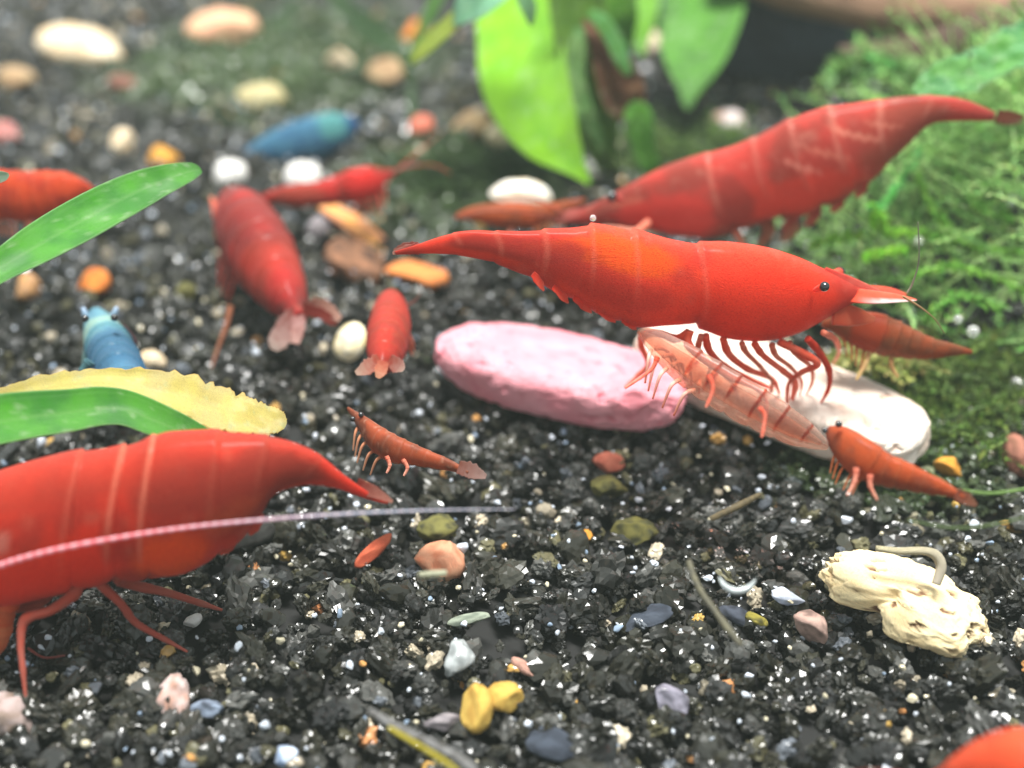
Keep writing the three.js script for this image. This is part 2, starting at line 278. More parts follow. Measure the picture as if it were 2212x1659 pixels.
// curved bits of shell
function shellBit(label, px, py, y, r, a, c1, c2, squash = 0.6) {
  const p = Py(px, py, y), k = px2m(depth(p)), g = new THREE.SphereGeometry(1, 28, 12, 0, Math.PI * 2, 0, 1.15), q = new THREE.SphereGeometry(0.9, 28, 12, 0, Math.PI * 2, 0, 1.15);
  q.index.array.reverse(); q.attributes.normal.array.forEach((v, i, s) => { s[i] = -v; });
  const rim = new THREE.TorusGeometry(Math.sin(1.15) * 0.95, 0.052, 8, 32).rotateX(Math.PI / 2).translate(0, Math.cos(1.15) * 0.95, 0);
  const m = mergeGeometries([g, q, rim]), P = m.attributes.position, col = [];
  for (let i = 0; i < P.count; i++) { const t = sm(-0.2, 0.3, fbm(P.getX(i) * 2 + px, P.getZ(i) * 2, P.getY(i) * 6, 3)); col.push(...mixc(c1, c2, t)); P.setY(i, P.getY(i) * (1 + 0.2 * fbm(P.getX(i) * 2, 1, P.getZ(i) * 2, 2))); }
  m.setAttribute('color', new THREE.Float32BufferAttribute(col, 3)); m.computeVertexNormals();
  m.scale(r * k, r * k * 0.8, r * k * squash).rotateX(a[0]).rotateZ(a[2]).rotateY(a[1]).translate(p.x, p.y, p.z);
  return single('shell_fragment', label, 'shell', m, M.shellbit, V(p.x, 0, p.z));
}
M.shellbit = phys({ roughness: 0.28, clearcoat: 0.6, clearcoatRoughness: 0.15 });
shellBit('curved white shell fragment touching the small red shrimp seen from behind', 765, 742, 1.2, 52, [0.5, 0.3, 0.9], S(248, 240, 215), S(240, 215, 140), 0.8);
shellBit('glossy white shell fragment arched over the brownish shrimp at the back', 1122, 440, 2.4, 74, [0.2, 0.1, -0.1], S(250, 248, 240), S(235, 205, 165), 0.45);
{ const rows = W3([[1553, 1246, 45.2, 2], [1566, 1266, 45, 7], [1590, 1277, 44.8, 8], [1616, 1270, 44.8, 7], [1632, 1252, 45, 2]]), p = V(rows[0][0], 0, rows[0][2]); single('shell_fragment', 'thin pale crescent of shell in the dark gravel left of the quartz flake', 'shell', tube(rows, 30, 10, (t) => mixc(S(170, 178, 180), S(120, 125, 122), clamp(0.5 + fbm(t * 8, 1, 2, 3)))), M.shellbit, p); }

// ---------------------------------------------------------------- food pellets
function pellet(name, label, a, b, { W, H, y, e1, e2, c, c2, side, bump, seed }) {
  const A = Py(a[0], a[1], y + H / 2), B = Py(b[0], b[1], y + H / 2), L = A.distanceTo(B), ctr = A.clone().add(B).multiplyScalar(0.5), yaw = Math.atan2(-(B.z - A.z), B.x - A.x);
  const g = mergeVertices(new THREE.IcosahedronGeometry(1, 40).deleteAttribute('uv').deleteAttribute('normal')), p = g.attributes.position, col = [], uv = [];
  const sg = (v, e) => Math.sign(v) * Math.pow(Math.abs(v), e);
  for (let i = 0; i < p.count; i++) {
    let x = p.getX(i), yy = p.getY(i), z = p.getZ(i); const la = Math.asin(clamp(yy, -1, 1)), lo = Math.atan2(z, x), cl = Math.pow(Math.cos(la), e2);
    x = cl * sg(Math.cos(lo), e1); z = cl * sg(Math.sin(lo), e1); yy = sg(Math.sin(la), e2);
    const X = x * L / 2, Y = yy * H / 2 * mm, Z = z * W / 2 * mm, n = fbm(X * 900 + seed, Y * 900, Z * 900, 4), pit = Math.max(0, fbm(X * 1700, Y * 1700 + seed, Z * 1700, 3) - 0.12) * 1.1;
    const k = 1 + bump * n - bump * 2.2 * pit;
    p.setXYZ(i, X * k, Y * k, Z * k);
    let cc = mixc(c, c2, sm(-0.3, 0.35, fbm(X * 500 + seed, Y * 500, Z * 500, 4))); cc = mixc(cc, side, clamp(pit * 2.6) * 0.7 + 0.25 * sm(0.15, 0.4, fbm(X * 2600, Y * 2600, Z * 2600 + seed, 3)));
    col.push(...cc); uv.push(X * 260, Z * 260 + Y * 200);
  }
  g.setAttribute('color', new THREE.Float32BufferAttribute(col, 3)); g.setAttribute('uv', new THREE.Float32BufferAttribute(uv, 2)); g.computeVertexNormals();
  g.rotateY(yaw).translate(ctr.x, ctr.y, ctr.z);
  return single(name, label, 'food pellet', g, M.pellet, V(ctr.x, y * mm, ctr.z));
}
pellet('pink_food_pellet', 'pink oblong food pellet lying on the dark gravel under the big red shrimp', [948, 750], [1478, 872], { W: 5, H: 2.9, y: 0.7, e1: 0.86, e2: 0.6, c: S(254, 176, 186), c2: S(252, 158, 170), side: S(222, 92, 112), bump: 0.075, seed: 3 });
pellet('cream_food_pellet', 'cream white food pellet under the legs of the big red shrimp', [1392, 735], [1992, 968], { W: 4.7, H: 2.7, y: 0.9, e1: 0.5, e2: 0.46, c: S(253, 230, 212), c2: S(254, 241, 228), side: S(225, 165, 135), bump: 0.045, seed: 8 });
{ // crumbled cream lump and its bent stick
  const p = Py(1955, 1300, 1), b = V(p.x, 0, p.z), k = px2m(depth(p));
  const g = stoneGeo(77, 30, 2, 0.22, S(252, 234, 185), S(246, 220, 165), 3), q = g.attributes.position, col = g.attributes.color;
  for (let i = 0; i < q.count; i++) { const n = fbm(q.getX(i) * 3.2 + 5, q.getY(i) * 3.2, q.getZ(i) * 3.2, 4), x = q.getX(i), z = q.getZ(i); if (n > 0.15) { const t = sm(0.15, 0.26, n); q.setXYZ(i, x * (1 - 0.1 * t), q.getY(i) * (1 - 0.16 * t), z * (1 - 0.1 * t)); col.setXYZ(i, ...mixc([col.getX(i), col.getY(i), col.getZ(i)], S(120, 82, 50), t)); } }
  for (let i = 0; i < q.count; i++) {   // broken, ragged outline with a piece missing at the near left
    let x = q.getX(i), y = q.getY(i), z = q.getZ(i); const t = Math.atan2(z, x), rr = Math.hypot(x, z), rag = 1 + 0.22 * fbm(Math.cos(t) * 2.4 + 7, Math.sin(t) * 2.4, 3, 4) * sm(0.2, 0.8, rr);
    const bite = 1 - 0.5 * Math.exp(-Math.pow((t - 2.05 + 0.3 * fbm(rr * 3, t, 1, 2)) / 0.32, 2)) * sm(0.15, 0.7, rr);
    q.setXYZ(i, x * rag * bite, Math.sign(y) * Math.pow(Math.abs(y), 0.8) * (1 + 0.3 * fbm(x * 2, z * 2, 5, 3)), z * rag * bite);
  }
  g.computeVertexNormals(); g.computeBoundingBox(); const s = g.boundingBox.getSize(V(0, 0, 0));
  g.scale(390 * k / s.x, 92 * k / s.y, 250 * k / s.z).applyMatrix4(new THREE.Matrix4().makeRotationAxis(FWD.clone().negate(), -0.3)).translate(p.x, p.y + 0.1 * mm, p.z);
  single('cream_lump', 'large crumbly cream lump with brown marks, half sunk in the lower right gravel', 'lump', g, M.crumb, b);
  const h = (x, y, r) => { const v = Pd(x, y, depth(p) * 1000 - 1.2); return [v.x, v.y, v.z, r * k]; };
  single('bent_stick', 'pale cream bent stick hooked over the crumbly cream lump', 'stick', tube([h(1893, 1184, 6), h(1940, 1190, 8), h(1995, 1190, 9), h(2022, 1200, 11), h(2033, 1225, 11), h(2022, 1262, 9)], 40, 10, (t) => mixc(S(240, 228, 185), S(222, 210, 190), t)), M.pellet, b);
}

// ---------------------------------------------------------------- shrimps
const reds = { base: S(252, 78, 44), dark: S(215, 58, 36), light: S(250, 140, 110), hot: S(250, 95, 20) };
function shrimp(o) {
  const n = 190, m = 44, sd = o.seed ?? 1; let near;
  let c, up, hh, ww, D0;
  if (o.st) {
    const Q = Py(...o.at), N = V(Math.sin(o.yaw ?? 0), 0, Math.cos(o.yaw ?? 0));
    near = (px, py, off = 0) => { const r = ray(px, py), t = (Q.clone().sub(CAM).dot(N) + off * mm) / r.dot(N); return CAM.clone().addScaledVector(r, t); };
    const s = spline(o.st, n), d = s.map((r) => near(r[0], r[1])), v = s.map((r) => near(r[2], r[3]));
    c = d.map((p, i) => p.clone().add(v[i]).multiplyScalar(0.5)); up = d.map((p, i) => p.clone().sub(v[i]).normalize()); hh = d.map((p, i) => p.distanceTo(v[i]) / 2 * 0.95); ww = hh.map((h, i) => h * (o.wr ?? 0.6));
  } else {
    const s = spline(W3(o.sp), n); c = s.map((r) => V(r[0], r[1], r[2])); hh = s.map((r) => Math.max(0.05 * mm, r[3])); ww = hh.map((h) => h * (o.wr ?? 0.85)); hh = hh.map((h) => h * (o.hr ?? 1)); D0 = o.sp[0][2];
    near = (px, py, off = 0) => Pd(px, py, D0 - off);
  }
  const tang = c.map((p, i) => c[Math.min(n - 1, i + 1)].clone().sub(c[Math.max(0, i - 1)]).normalize());
  if (!up) up = tang.map((t) => V(0, 1, 0).addScaledVector(t, -t.y).normalize());
  const L = [0]; for (let i = 1; i < n; i++) L.push(L[i - 1] + c[i].distanceTo(c[i - 1])); const arc = L.map((l) => l / L[n - 1]);
  const tb = o.segs ?? [0.17, 0.27, 0.36, 0.44, 0.52, 0.61], rel = o.relief ?? 0.075;
  const saw = (t) => { for (let k = 0; k < tb.length; k++) { const a = tb[k], b = tb[k + 1] ?? 0.95; if (t >= a && t < b) { const f = clamp((b - t) / (b - a)); return [f * f * f * (k === tb.length - 1 ? 0.9 : 1), k < tb.length - 1 ? Math.pow(Math.sin(Math.PI * f), 0.6) : 0.6]; } } return [0, 0.5]; };
  const skin = (scale, inset, drop) => c.map((p, i) => {
    const side = tang[i].clone().cross(up[i]).normalize(), [f, lobe] = saw(arc[i]), k = (1 + rel * f - rel * 0.3) * scale * (inset ? sm(0, inset, arc[i]) * 0.4 + 0.6 : 1) * (inset && (arc[i] < 0.03 || arc[i] > 0.97) ? 0.3 : 1);
    return Array.from({ length: m }, (_, j) => {
      const a = -Math.PI / 2 + j / m * Math.PI * 2, s = Math.sin(a), x = Math.cos(a), q = 1 + 0.012 * fbm(arc[i] * 30, s * 3, x * 3 + L[n - 1] * 900, 2) + (scale === 1 ? 0.13 * (lobe - 0.7) * sm(-0.35, -0.9, s) : 0.05 * fbm(arc[i] * 16, s * 3, sd + x, 2));
      return p.clone().addScaledVector(up[i], s * hh[i] * k * q - drop * hh[i]).addScaledVector(side, Math.sign(x) * Math.pow(Math.abs(x), 0.85) * ww[i] * k * q * (1 - 0.16 * s));
    });
  });
  const C = { ...reds, ...o.col };
  const color = (tt, jj, p) => {
    const t = arc[Math.round(tt * (n - 1))], v = Math.sin(-Math.PI / 2 + jj * Math.PI * 2), f = 1 / (L[n - 1]);
    const n1 = fbm(p.x * f * 7 + sd, p.y * f * 7, p.z * f * 7, 4), n2 = fbm(p.x * f * 26 + sd, p.y * f * 26 + 9, p.z * f * 26, 3);
    let k = mixc(C.base, C.dark, sm(-0.14, 0.22, n1 + 0.35 * n2 + (o.darkness ?? 0)));
    k = mixc(k, C.light, sm(0.12, 0.42, n2) * (o.mottle ?? 0.35));
    for (const q of o.patches ?? []) { const d = Math.hypot((t - q[0]) / q[2], (v - q[1] - (q[6] ?? 0) * (t - q[0])) / q[3]) + 0.5 * n1 + 0.25 * n2; k = mixc(k, q[4], (1 - sm(0.65, 1.1, d)) * (q[5] ?? 1)); }
    for (let b = 0; b < tb.length; b++) k = mixc(k, C.light, sm(0.009, 0.002, Math.abs(t - tb[b] - 0.012 * (1 - v * v))) * (o.lines ?? 0.2) * (o.lineK?.[b] ?? 1) * sm(-0.5, 0.2, v + n1));
    if (o.clearTail && t < 0.12) k = mixc(k, o.clearTail, 0.7 * sm(0.12, 0.02, t));
    return k;
  };
  const base = c[Math.floor(n * 0.55)].clone(); base.y = 0;
  const g = thing(o.name, o.label, 'shrimp', base, o.group);
  const veil = (t, j, p) => { const k = color(t, j, p), a = Math.max(...k, 0.02); return k.map((v) => lerp(v, Math.min(0.95, v / a * 0.93 + 0.03), o.veil ?? 0.22)); };
  part('body', loft(skin(1, 0, 0), veil, [1, 1]), o.mat ?? M.shell, g);
  part('flesh', loft(skin(o.core ?? 0.86, 0.2, 0.05), color, [1, 1]), o.inner ?? M.flesh, g);
  const end = c[0], D = (p) => depth(p) * 1000;
  for (const f of o.fan ?? []) part('tail_fan_blade', blade(W3(f.p.map(([x, y, w, dd = 0, tw = 0]) => [x, y, D(end) + dd, w, tw])), { n: 30, m: 16, thick: 0.07, camber: 0.12, ragged: 0.5, seed: sd, color: (t, j) => mixc(f.c[0], f.c[1], clamp(t + 0.5 * fbm(t * 9 + sd, j * 9, 1, 3))) }), M.clear, g);
  for (const e of o.eyes ?? []) { const p = near(e[0], e[1], e[3] ?? 2), r = e[2] * px2m(depth(p)); part('eye', new THREE.SphereGeometry(r, 20, 14).translate(p.x, p.y, p.z), e[4] ?? M.eye, g); }
  if (o.sp && o.auto !== 0) {
    const LL = L[n - 1], lr = (o.lr ?? 0.011) * LL;
    for (let k = 0; k < 5; k++) for (const z of [-1, 1]) {
      const i = Math.floor(n * (0.56 + 0.065 * k)), sd2 = tang[i].clone().cross(up[i]).normalize(), P0 = c[i].clone().addScaledVector(up[i], -hh[i] * 0.75).addScaledVector(sd2, z * ww[i] * 0.35);
      const out = sd2.clone().multiplyScalar(z).addScaledVector(tang[i], 0.5 - 0.3 * k).normalize(), P1 = P0.clone().addScaledVector(out, 0.055 * LL).add(V(0, -0.012 * LL, 0)), P2 = P1.clone().addScaledVector(out, 0.045 * LL); P2.y = Math.min(P1.y, Math.max(0.4 * mm, P1.y - 0.1 * LL));
      part('leg', tube([[...P0.toArray(), lr], [...P1.toArray(), lr * 0.8], [...P2.toArray(), lr * 0.4]], 14, 6, (t) => mixc(C.base, C.light, t)), M.limb, g);
    }
    const h = c[n - 4], f = tang[n - 5], q = f.clone().cross(up[n - 5]).normalize();
    if (o.feelers) for (const z of [-1, 1]) part('antenna', tube([0, 0.14, 0.3, 0.46].map((d, k) => [...h.clone().addScaledVector(f, d * LL * (k > 2 ? 0.86 : 1)).addScaledVector(q, z * (d * 0.45 + d * d * 0.8) * LL).addScaledVector(up[n - 5], (0.25 * d - 0.5 * d * d) * LL).toArray(), lr * [0.5, 0.35, 0.25, 0.12][k]]), 26, 5, (t) => mixc(C.base, C.light, t)), M.limb, g);
  }
  if (o.stalk) for (const e of o.eyes) { const k = (x, y, off, r) => { const p = near(x, y, off); return [p.x, p.y, p.z, r * px2m(depth(p))]; }, of = e[3] ?? 2; part('eye_stalk', tube([k(e[0] - o.stalk * 20, e[1] + 8, of * 0.4, e[2] * 0.5), k(e[0] - o.stalk * 9, e[1] + 3, of * 0.85, e[2] * 0.75), k(e[0] - o.stalk * 2, e[1] + 1, of * 0.97, e[2] * 0.85)], 12, 10, () => C.base), M.limb, g); }
  for (const l of o.legs ?? []) { const lc = l.c ?? [C.base, C.light]; part('leg', tube(l.p.map(([x, y, r, off], q, all) => { const fy = l.foot ?? o.foot; let p = near(x, y, off ?? l.off ?? 1.2); if (fy !== undefined) { const a0 = depth(near(all[0][0], all[0][1], 1)), [ex, ey] = all[all.length - 1], a1 = depth(Py(ex, ey, fy)); p = Pd(x, y, lerp(a0, a1, sm(-0.1, 1, q / (all.length - 1))) / mm); } return [p.x, p.y, p.z, r * px2m(depth(p))]; }), 40, 9, (t, j, p) => mixc(lc[0], lc[1], clamp(t * 0.7 + 0.8 * fbm(t * 14 + sd, j, p.x * 900, 3))), (t) => 1 + 0.18 * Math.exp(-Math.pow((t % 0.33 - 0.165) / 0.03, 2))), M.limb, g); }
  for (const l of o.antennae ?? []) part('antenna', tube(l.p.map(([x, y, r, off]) => { const p = near(x, y, off ?? l.off ?? 1.2); return [p.x, p.y, p.z, r * px2m(depth(p))]; }), l.n ?? 90, 7, (t, j) => mixc(mixc(l.c[0], l.c[1], sm(0.3, 0.75, t)), l.c[2] ?? l.c[1], (0.5 + 0.5 * Math.sin(t * 330)) * 0.5), l.n ? (t) => 1 + 0.05 * Math.sin(t * 330) : undefined), M.limb, g);
  for (const w of o.swim ?? []) part('swimmeret', blade(w.map(([x, y, r]) => { const p = near(x, y, 0.8); return [p.x, p.y, p.z, r * px2m(depth(p)), 0.5]; }), { n: 18, m: 12, thick: 0.15, ragged: 0.5, seed: w[0][0], color: (t, j) => mixc(C.base, C.light, clamp(t + fbm(t * 9, j * 4, w[0][0], 2))) }), M.clear, g);
  for (const s of o.scales ?? []) part(s.name ?? 'antennal_scale', blade(s.p.map(([x, y, w, off, tw]) => { const p = near(x, y, off ?? 1); return [p.x, p.y, p.z, w * px2m(depth(p)), tw ?? 0]; }), { n: 26, m: 12, thick: 0.3, camber: 0.2, color: (t, j) => { const k = mixc(s.c[0], s.c[1], clamp(t * 0.8 + 0.5 * fbm(t * 12, j * 5 + sd, 3, 3))); return s.edge ? mixc(k, s.edge, sm(0.1, 0.75, -Math.cos(j * Math.PI * 2) * (s.flip ?? 1) + 0.4 * fbm(t * 14, 2, sd, 2)) * sm(0.25, 0.55, t)) : k; } }), s.mat ?? M.limb, g);
  return g;
}
const K = (cx, cy, ...r) => [1324.9 + 0.33854 * cx, 633.6 + 0.33854 * cy, ...r];   // a place measured in one enlarged view
const legRed = [S(232, 92, 62), S(245, 165, 140)], legPale = [S(222, 120, 92), S(245, 195, 170)];
// the big shrimp over the pellets, facing right
shrimp({
  name: 'red_shrimp', label: 'big bright red shrimp with a black eye standing over the two food pellets, facing right', seed: 2, stalk: 1, foot: 3.6, at: [1620, 730, 7.2], yaw: 0.05, wr: 0.6,
  st: [[852, 543, 857, 550], [900, 528, 906, 548], [960, 508, 966, 549], [1020, 497, 1026, 556], [1090, 499, 1084, 573], [1160, 497, 1140, 596], [1240, 490, 1205, 630], [1300, 484, 1275, 664], [1380, 498, 1350, 698], [1450, 514, 1430, 697], [1510, 524, 1500, 702], [1580, 523, 1570, 727], [1660, 533, 1650, 733], [1720, 551, 1720, 717], [1775, 576, 1780, 687], [1815, 597, 1828, 660], [1852, 615, 1862, 648], [1882, 624, 1890, 642]],
  segs: [0.12, 0.2, 0.29, 0.385, 0.48, 0.625], lines: 0.3, darkness: -0.1, mottle: 0.2,
  patches: [[0.42, 0.62, 0.2, 0.34, S(250, 105, 15), 0.95], [0.78, -0.1, 0.2, 0.8, S(245, 62, 22), 0.8], [0.25, 0.4, 0.16, 0.7, S(176, 42, 26), 0.9], [0.42, -0.1, 0.16, 0.45, S(212, 54, 36), 0.7]],
  fan: [{ p: [[905, 538, 12], [880, 540, 11], [848, 547, 3]], c: [S(190, 60, 45), S(215, 170, 150)] }, { p: [[905, 532, 9, 1], [876, 533, 9, 1.4], [850, 541, 2, 1.6]], c: [S(190, 60, 45), S(210, 150, 130)] }],
  swim: [[[1150, 592, 8], [1165, 612, 9], [1175, 628, 2]], [[1195, 618, 9], [1215, 640, 10], [1228, 655, 2]], [[1240, 640, 10], [1262, 662, 10], [1278, 676, 2]], [[1290, 664, 10], [1312, 684, 10], [1330, 696, 2]], [[1345, 688, 10], [1362, 702, 9], [1375, 712, 2]]],
  eyes: [[1781, 619, 11, 2.35], [1815, 587, 11, -2.6]],
  scales: [{ p: [[1790, 634, 8, -0.4, 0.2], [1835, 638, 15, 0.1, 0.2], [1880, 642, 15, 0.5, 0.2], [1925, 644, 11, 0.7, 0.2], [1958, 646, 6, 0.7, 0.2], [1980, 648, 1.5, 0.7, 0.2]], edge: S(252, 246, 246), c: [S(250, 78, 46), S(248, 130, 100)] }, { p: [[1822, 630, 10, 0.2, -1.6], [1870, 628, 11, 0.2, -1.6], [1920, 630, 9, 0.2, -1.6], [1958, 636, 2, 0.2, -1.6]].map((r) => [r[0], r[1], r[2], r[4], r[3]]), c: [S(240, 76, 50), S(240, 110, 85)] }, { name: 'rostrum', p: [[1780, 586, 10, 0], [1835, 606, 9, 0], [1880, 622, 5, 0], [1902, 628, 1, 0]], c: [S(215, 60, 50), S(230, 140, 120)] }, { name: 'mouthpart', p: [[1800, 676, 26, 0.3], [1850, 684, 20, 0.3], [1890, 690, 5, 0.3]], c: [S(225, 110, 70), S(215, 150, 110)], mat: M.clear }],
  legs: [
    { p: [K(480, 250, 10, 1), K(400, 290, 9, 1.6), K(300, 258, 9, 2.6), K(205, 262, 9, 3), K(178, 330, 7, 3), K(222, 450, 6, 3), K(150, 530, 5, 3.2), K(75, 600, 3, 3.4)], c: legRed },
    { p: [K(490, 240, 9, 1), K(480, 330, 9, 1.5), K(600, 440, 8, 2), K(760, 540, 7, 2.6), K(920, 610, 6, 3), K(980, 720, 4, 3.2), K(955, 910, 2.5, 3.4)], c: legRed },
    { p: [K(590, 270, 8, 1), K(615, 370, 8, 1.6), K(720, 470, 7, 2.4), K(900, 560, 6, 2.8), K(1020, 610, 4, 3)], c: legRed },
    { p: [K(700, 290, 8, 1), K(740, 390, 8, 1.6), K(860, 485, 7, 2.2), K(1010, 545, 6, 2.8), K(1060, 640, 3, 3)], c: legRed },
    { p: [K(900, 320, 8, 1), K(960, 400, 7, 1.6), K(1090, 500, 7, 2.2), K(1160, 570, 8, 2.6), K(1140, 680, 5, 2.8)], c: legRed },
    { p: [K(1240, 290, 8), K(1310, 370, 8), K(1375, 490, 7), K(1375, 600, 5), K(1325, 700, 2.5)], c: [S(200, 50, 28), S(225, 80, 45)] },
    { p: [K(1060, 310, 9, 0.6), K(1300, 440, 8, 1.2), K(1200, 505, 6, 1.8), K(1120, 575, 5, 2.2), K(1110, 700, 4, 2.4)], c: legRed },
    { p: [K(820, 320, 7), K(850, 380, 6), K(940, 470, 5), K(1010, 560, 4), K(1000, 640, 2)], c: legPale },
    { p: [K(1010, 330, 7), K(1040, 400, 6), K(1130, 470, 5), K(1200, 560, 4), K(1190, 650, 2)], c: legPale },
    { p: [K(1120, 320, 8), K(1180, 400, 6), K(1260, 470, 5), K(1270, 560, 4), K(1230, 650, 2)], c: legPale },
    { p: [K(560, 270, 7), K(545, 360, 6), K(620, 450, 5), K(760, 580, 4), K(800, 700, 2)], c: legPale },
    { p: [K(1340, 250, 7), K(1420, 300, 6), K(1440, 380, 4), K(1400, 450, 2)], c: legPale },
    { p: [K(640, 420, 4, -1), K(600, 560, 4, 2), K(635, 640, 3, 3), K(590, 720, 2, 3.2)], c: legPale },
  ],
  antennae: [{ p: [[1950, 640, 3, 1.4], [1990, 665, 2, 1.4], [2020, 690, 1.5, 1.4], [2040, 720, 1, 1.4]], c: [S(180, 140, 100), S(150, 130, 90)] }, { p: [[1960, 632, 2.5, 1], [1972, 610, 2, 1], [1985, 560, 1.6, 1], [1983, 480, 1.2, 1]], c: [S(190, 170, 150), S(150, 150, 130)] }],
});
// the shrimp behind it, facing left
shrimp({
  name: 'red_shrimp', label: 'large dull red shrimp behind the bright one, tail raised to the upper right, facing left', seed: 6, stalk: -1, at: [1560, 505, 5.4], yaw: -0.12, wr: 0.62,
  st: [[2150, 242, 2145, 262], [2090, 216, 2070, 262], [2030, 206, 2008, 270], [1955, 207, 1958, 312], [1875, 217, 1905, 366], [1775, 232, 1845, 412], [1690, 262, 1765, 452], [1602, 306, 1665, 470], [1540, 325, 1600, 494], [1475, 343, 1530, 512], [1420, 364, 1460, 508], [1372, 390, 1400, 496], [1330, 412, 1345, 490], [1290, 434, 1300, 486], [1250, 452, 1255, 484], [1212, 468, 1214, 480]],
  segs: [0.14, 0.24, 0.33, 0.42, 0.51, 0.62], lines: 0.5, lineK: [0.4, 1, 0.9, 0.5, 0.6, 0.7], relief: 0.035, mottle: 0.3, col: { base: S(208, 74, 62), dark: S(150, 60, 48), light: S(240, 158, 135) },
  patches: [[0.46, -0.35, 0.16, 0.6, S(232, 78, 58), 0.9], [0.76, -0.1, 0.16, 0.7, S(234, 78, 66), 0.8], [0.2, 0, 0.12, 1, S(160, 72, 54), 0.9], [0.35, 0.3, 0.13, 0.4, S(180, 62, 50), 0.6], [0.6, -0.2, 0.05, 0.7, S(150, 52, 42), 0.8], [0.3, 0.42, 0.05, 0.09, S(236, 150, 125), 0.8, 7], [0.37, 0.3, 0.05, 0.08, S(232, 140, 115), 0.7, 7], [0.43, 0.25, 0.045, 0.08, S(236, 150, 130), 0.8, 7], [0.24, 0.4, 0.04, 0.08, S(228, 140, 115), 0.6, 7], [0.66, 0.55, 0.08, 0.14, S(160, 64, 54), 0.7], [0.84, 0.5, 0.06, 0.2, S(225, 130, 105), 0.5]],
  fan: [{ p: [[2155, 250, 13], [2185, 250, 10], [2212, 252, 3]], c: [S(150, 75, 45), S(150, 95, 60)] }, { p: [[2150, 256, 9, 1], [2180, 262, 8, 1.5], [2210, 262, 2, 2]], c: [S(160, 85, 60), S(165, 120, 95)] }],
  swim: [[[1870, 388, 10], [1858, 412, 12], [1850, 428, 3]], [[1820, 420, 11], [1806, 444, 13], [1796, 460, 3]], [[1765, 448, 12], [1752, 474, 13], [1740, 488, 3]], [[1715, 462, 12], [1702, 490, 13], [1690, 505, 3]]],
  eyes: [[1322, 424, 12, 2.2], [1300, 470, 9, -2]],
  legs: [{ p: [[1400, 480, 8, 1], [1370, 500, 7, 2], [1310, 492, 5, 2.4], [1270, 505, 3, 2]], c: legPale }, { p: [[1700, 455, 16, 0], [1715, 490, 14, 0.6], [1690, 520, 8, 1]], c: [S(160, 95, 70), S(170, 120, 90)] }, { p: [[1650, 465, 16, 0], [1660, 500, 14, 0.6], [1640, 530, 8, 1]], c: [S(150, 80, 60), S(160, 110, 80)] }, { p: [[1580, 485, 10, 0], [1600, 520, 8, 0.6], [1620, 560, 4, 1]], c: legPale }],
  antennae: [{ p: [[1230, 470, 3, 1], [1180, 440, 2.5, 1], [1130, 425, 2, 1], [1080, 428, 1.5, 1]], c: [S(170, 70, 50), S(190, 120, 100)] }, { p: [[1225, 476, 3, 1], [1150, 462, 2.5, 1], [1060, 455, 2, 1], [980, 470, 1.5, 1]], c: [S(170, 70, 50), S(180, 110, 90)] }],
  scales: [{ p: [[1262, 458, 9, 1], [1230, 465, 11, 1], [1195, 478, 3, 1]], c: [S(180, 70, 60), S(200, 130, 120)] }],
});
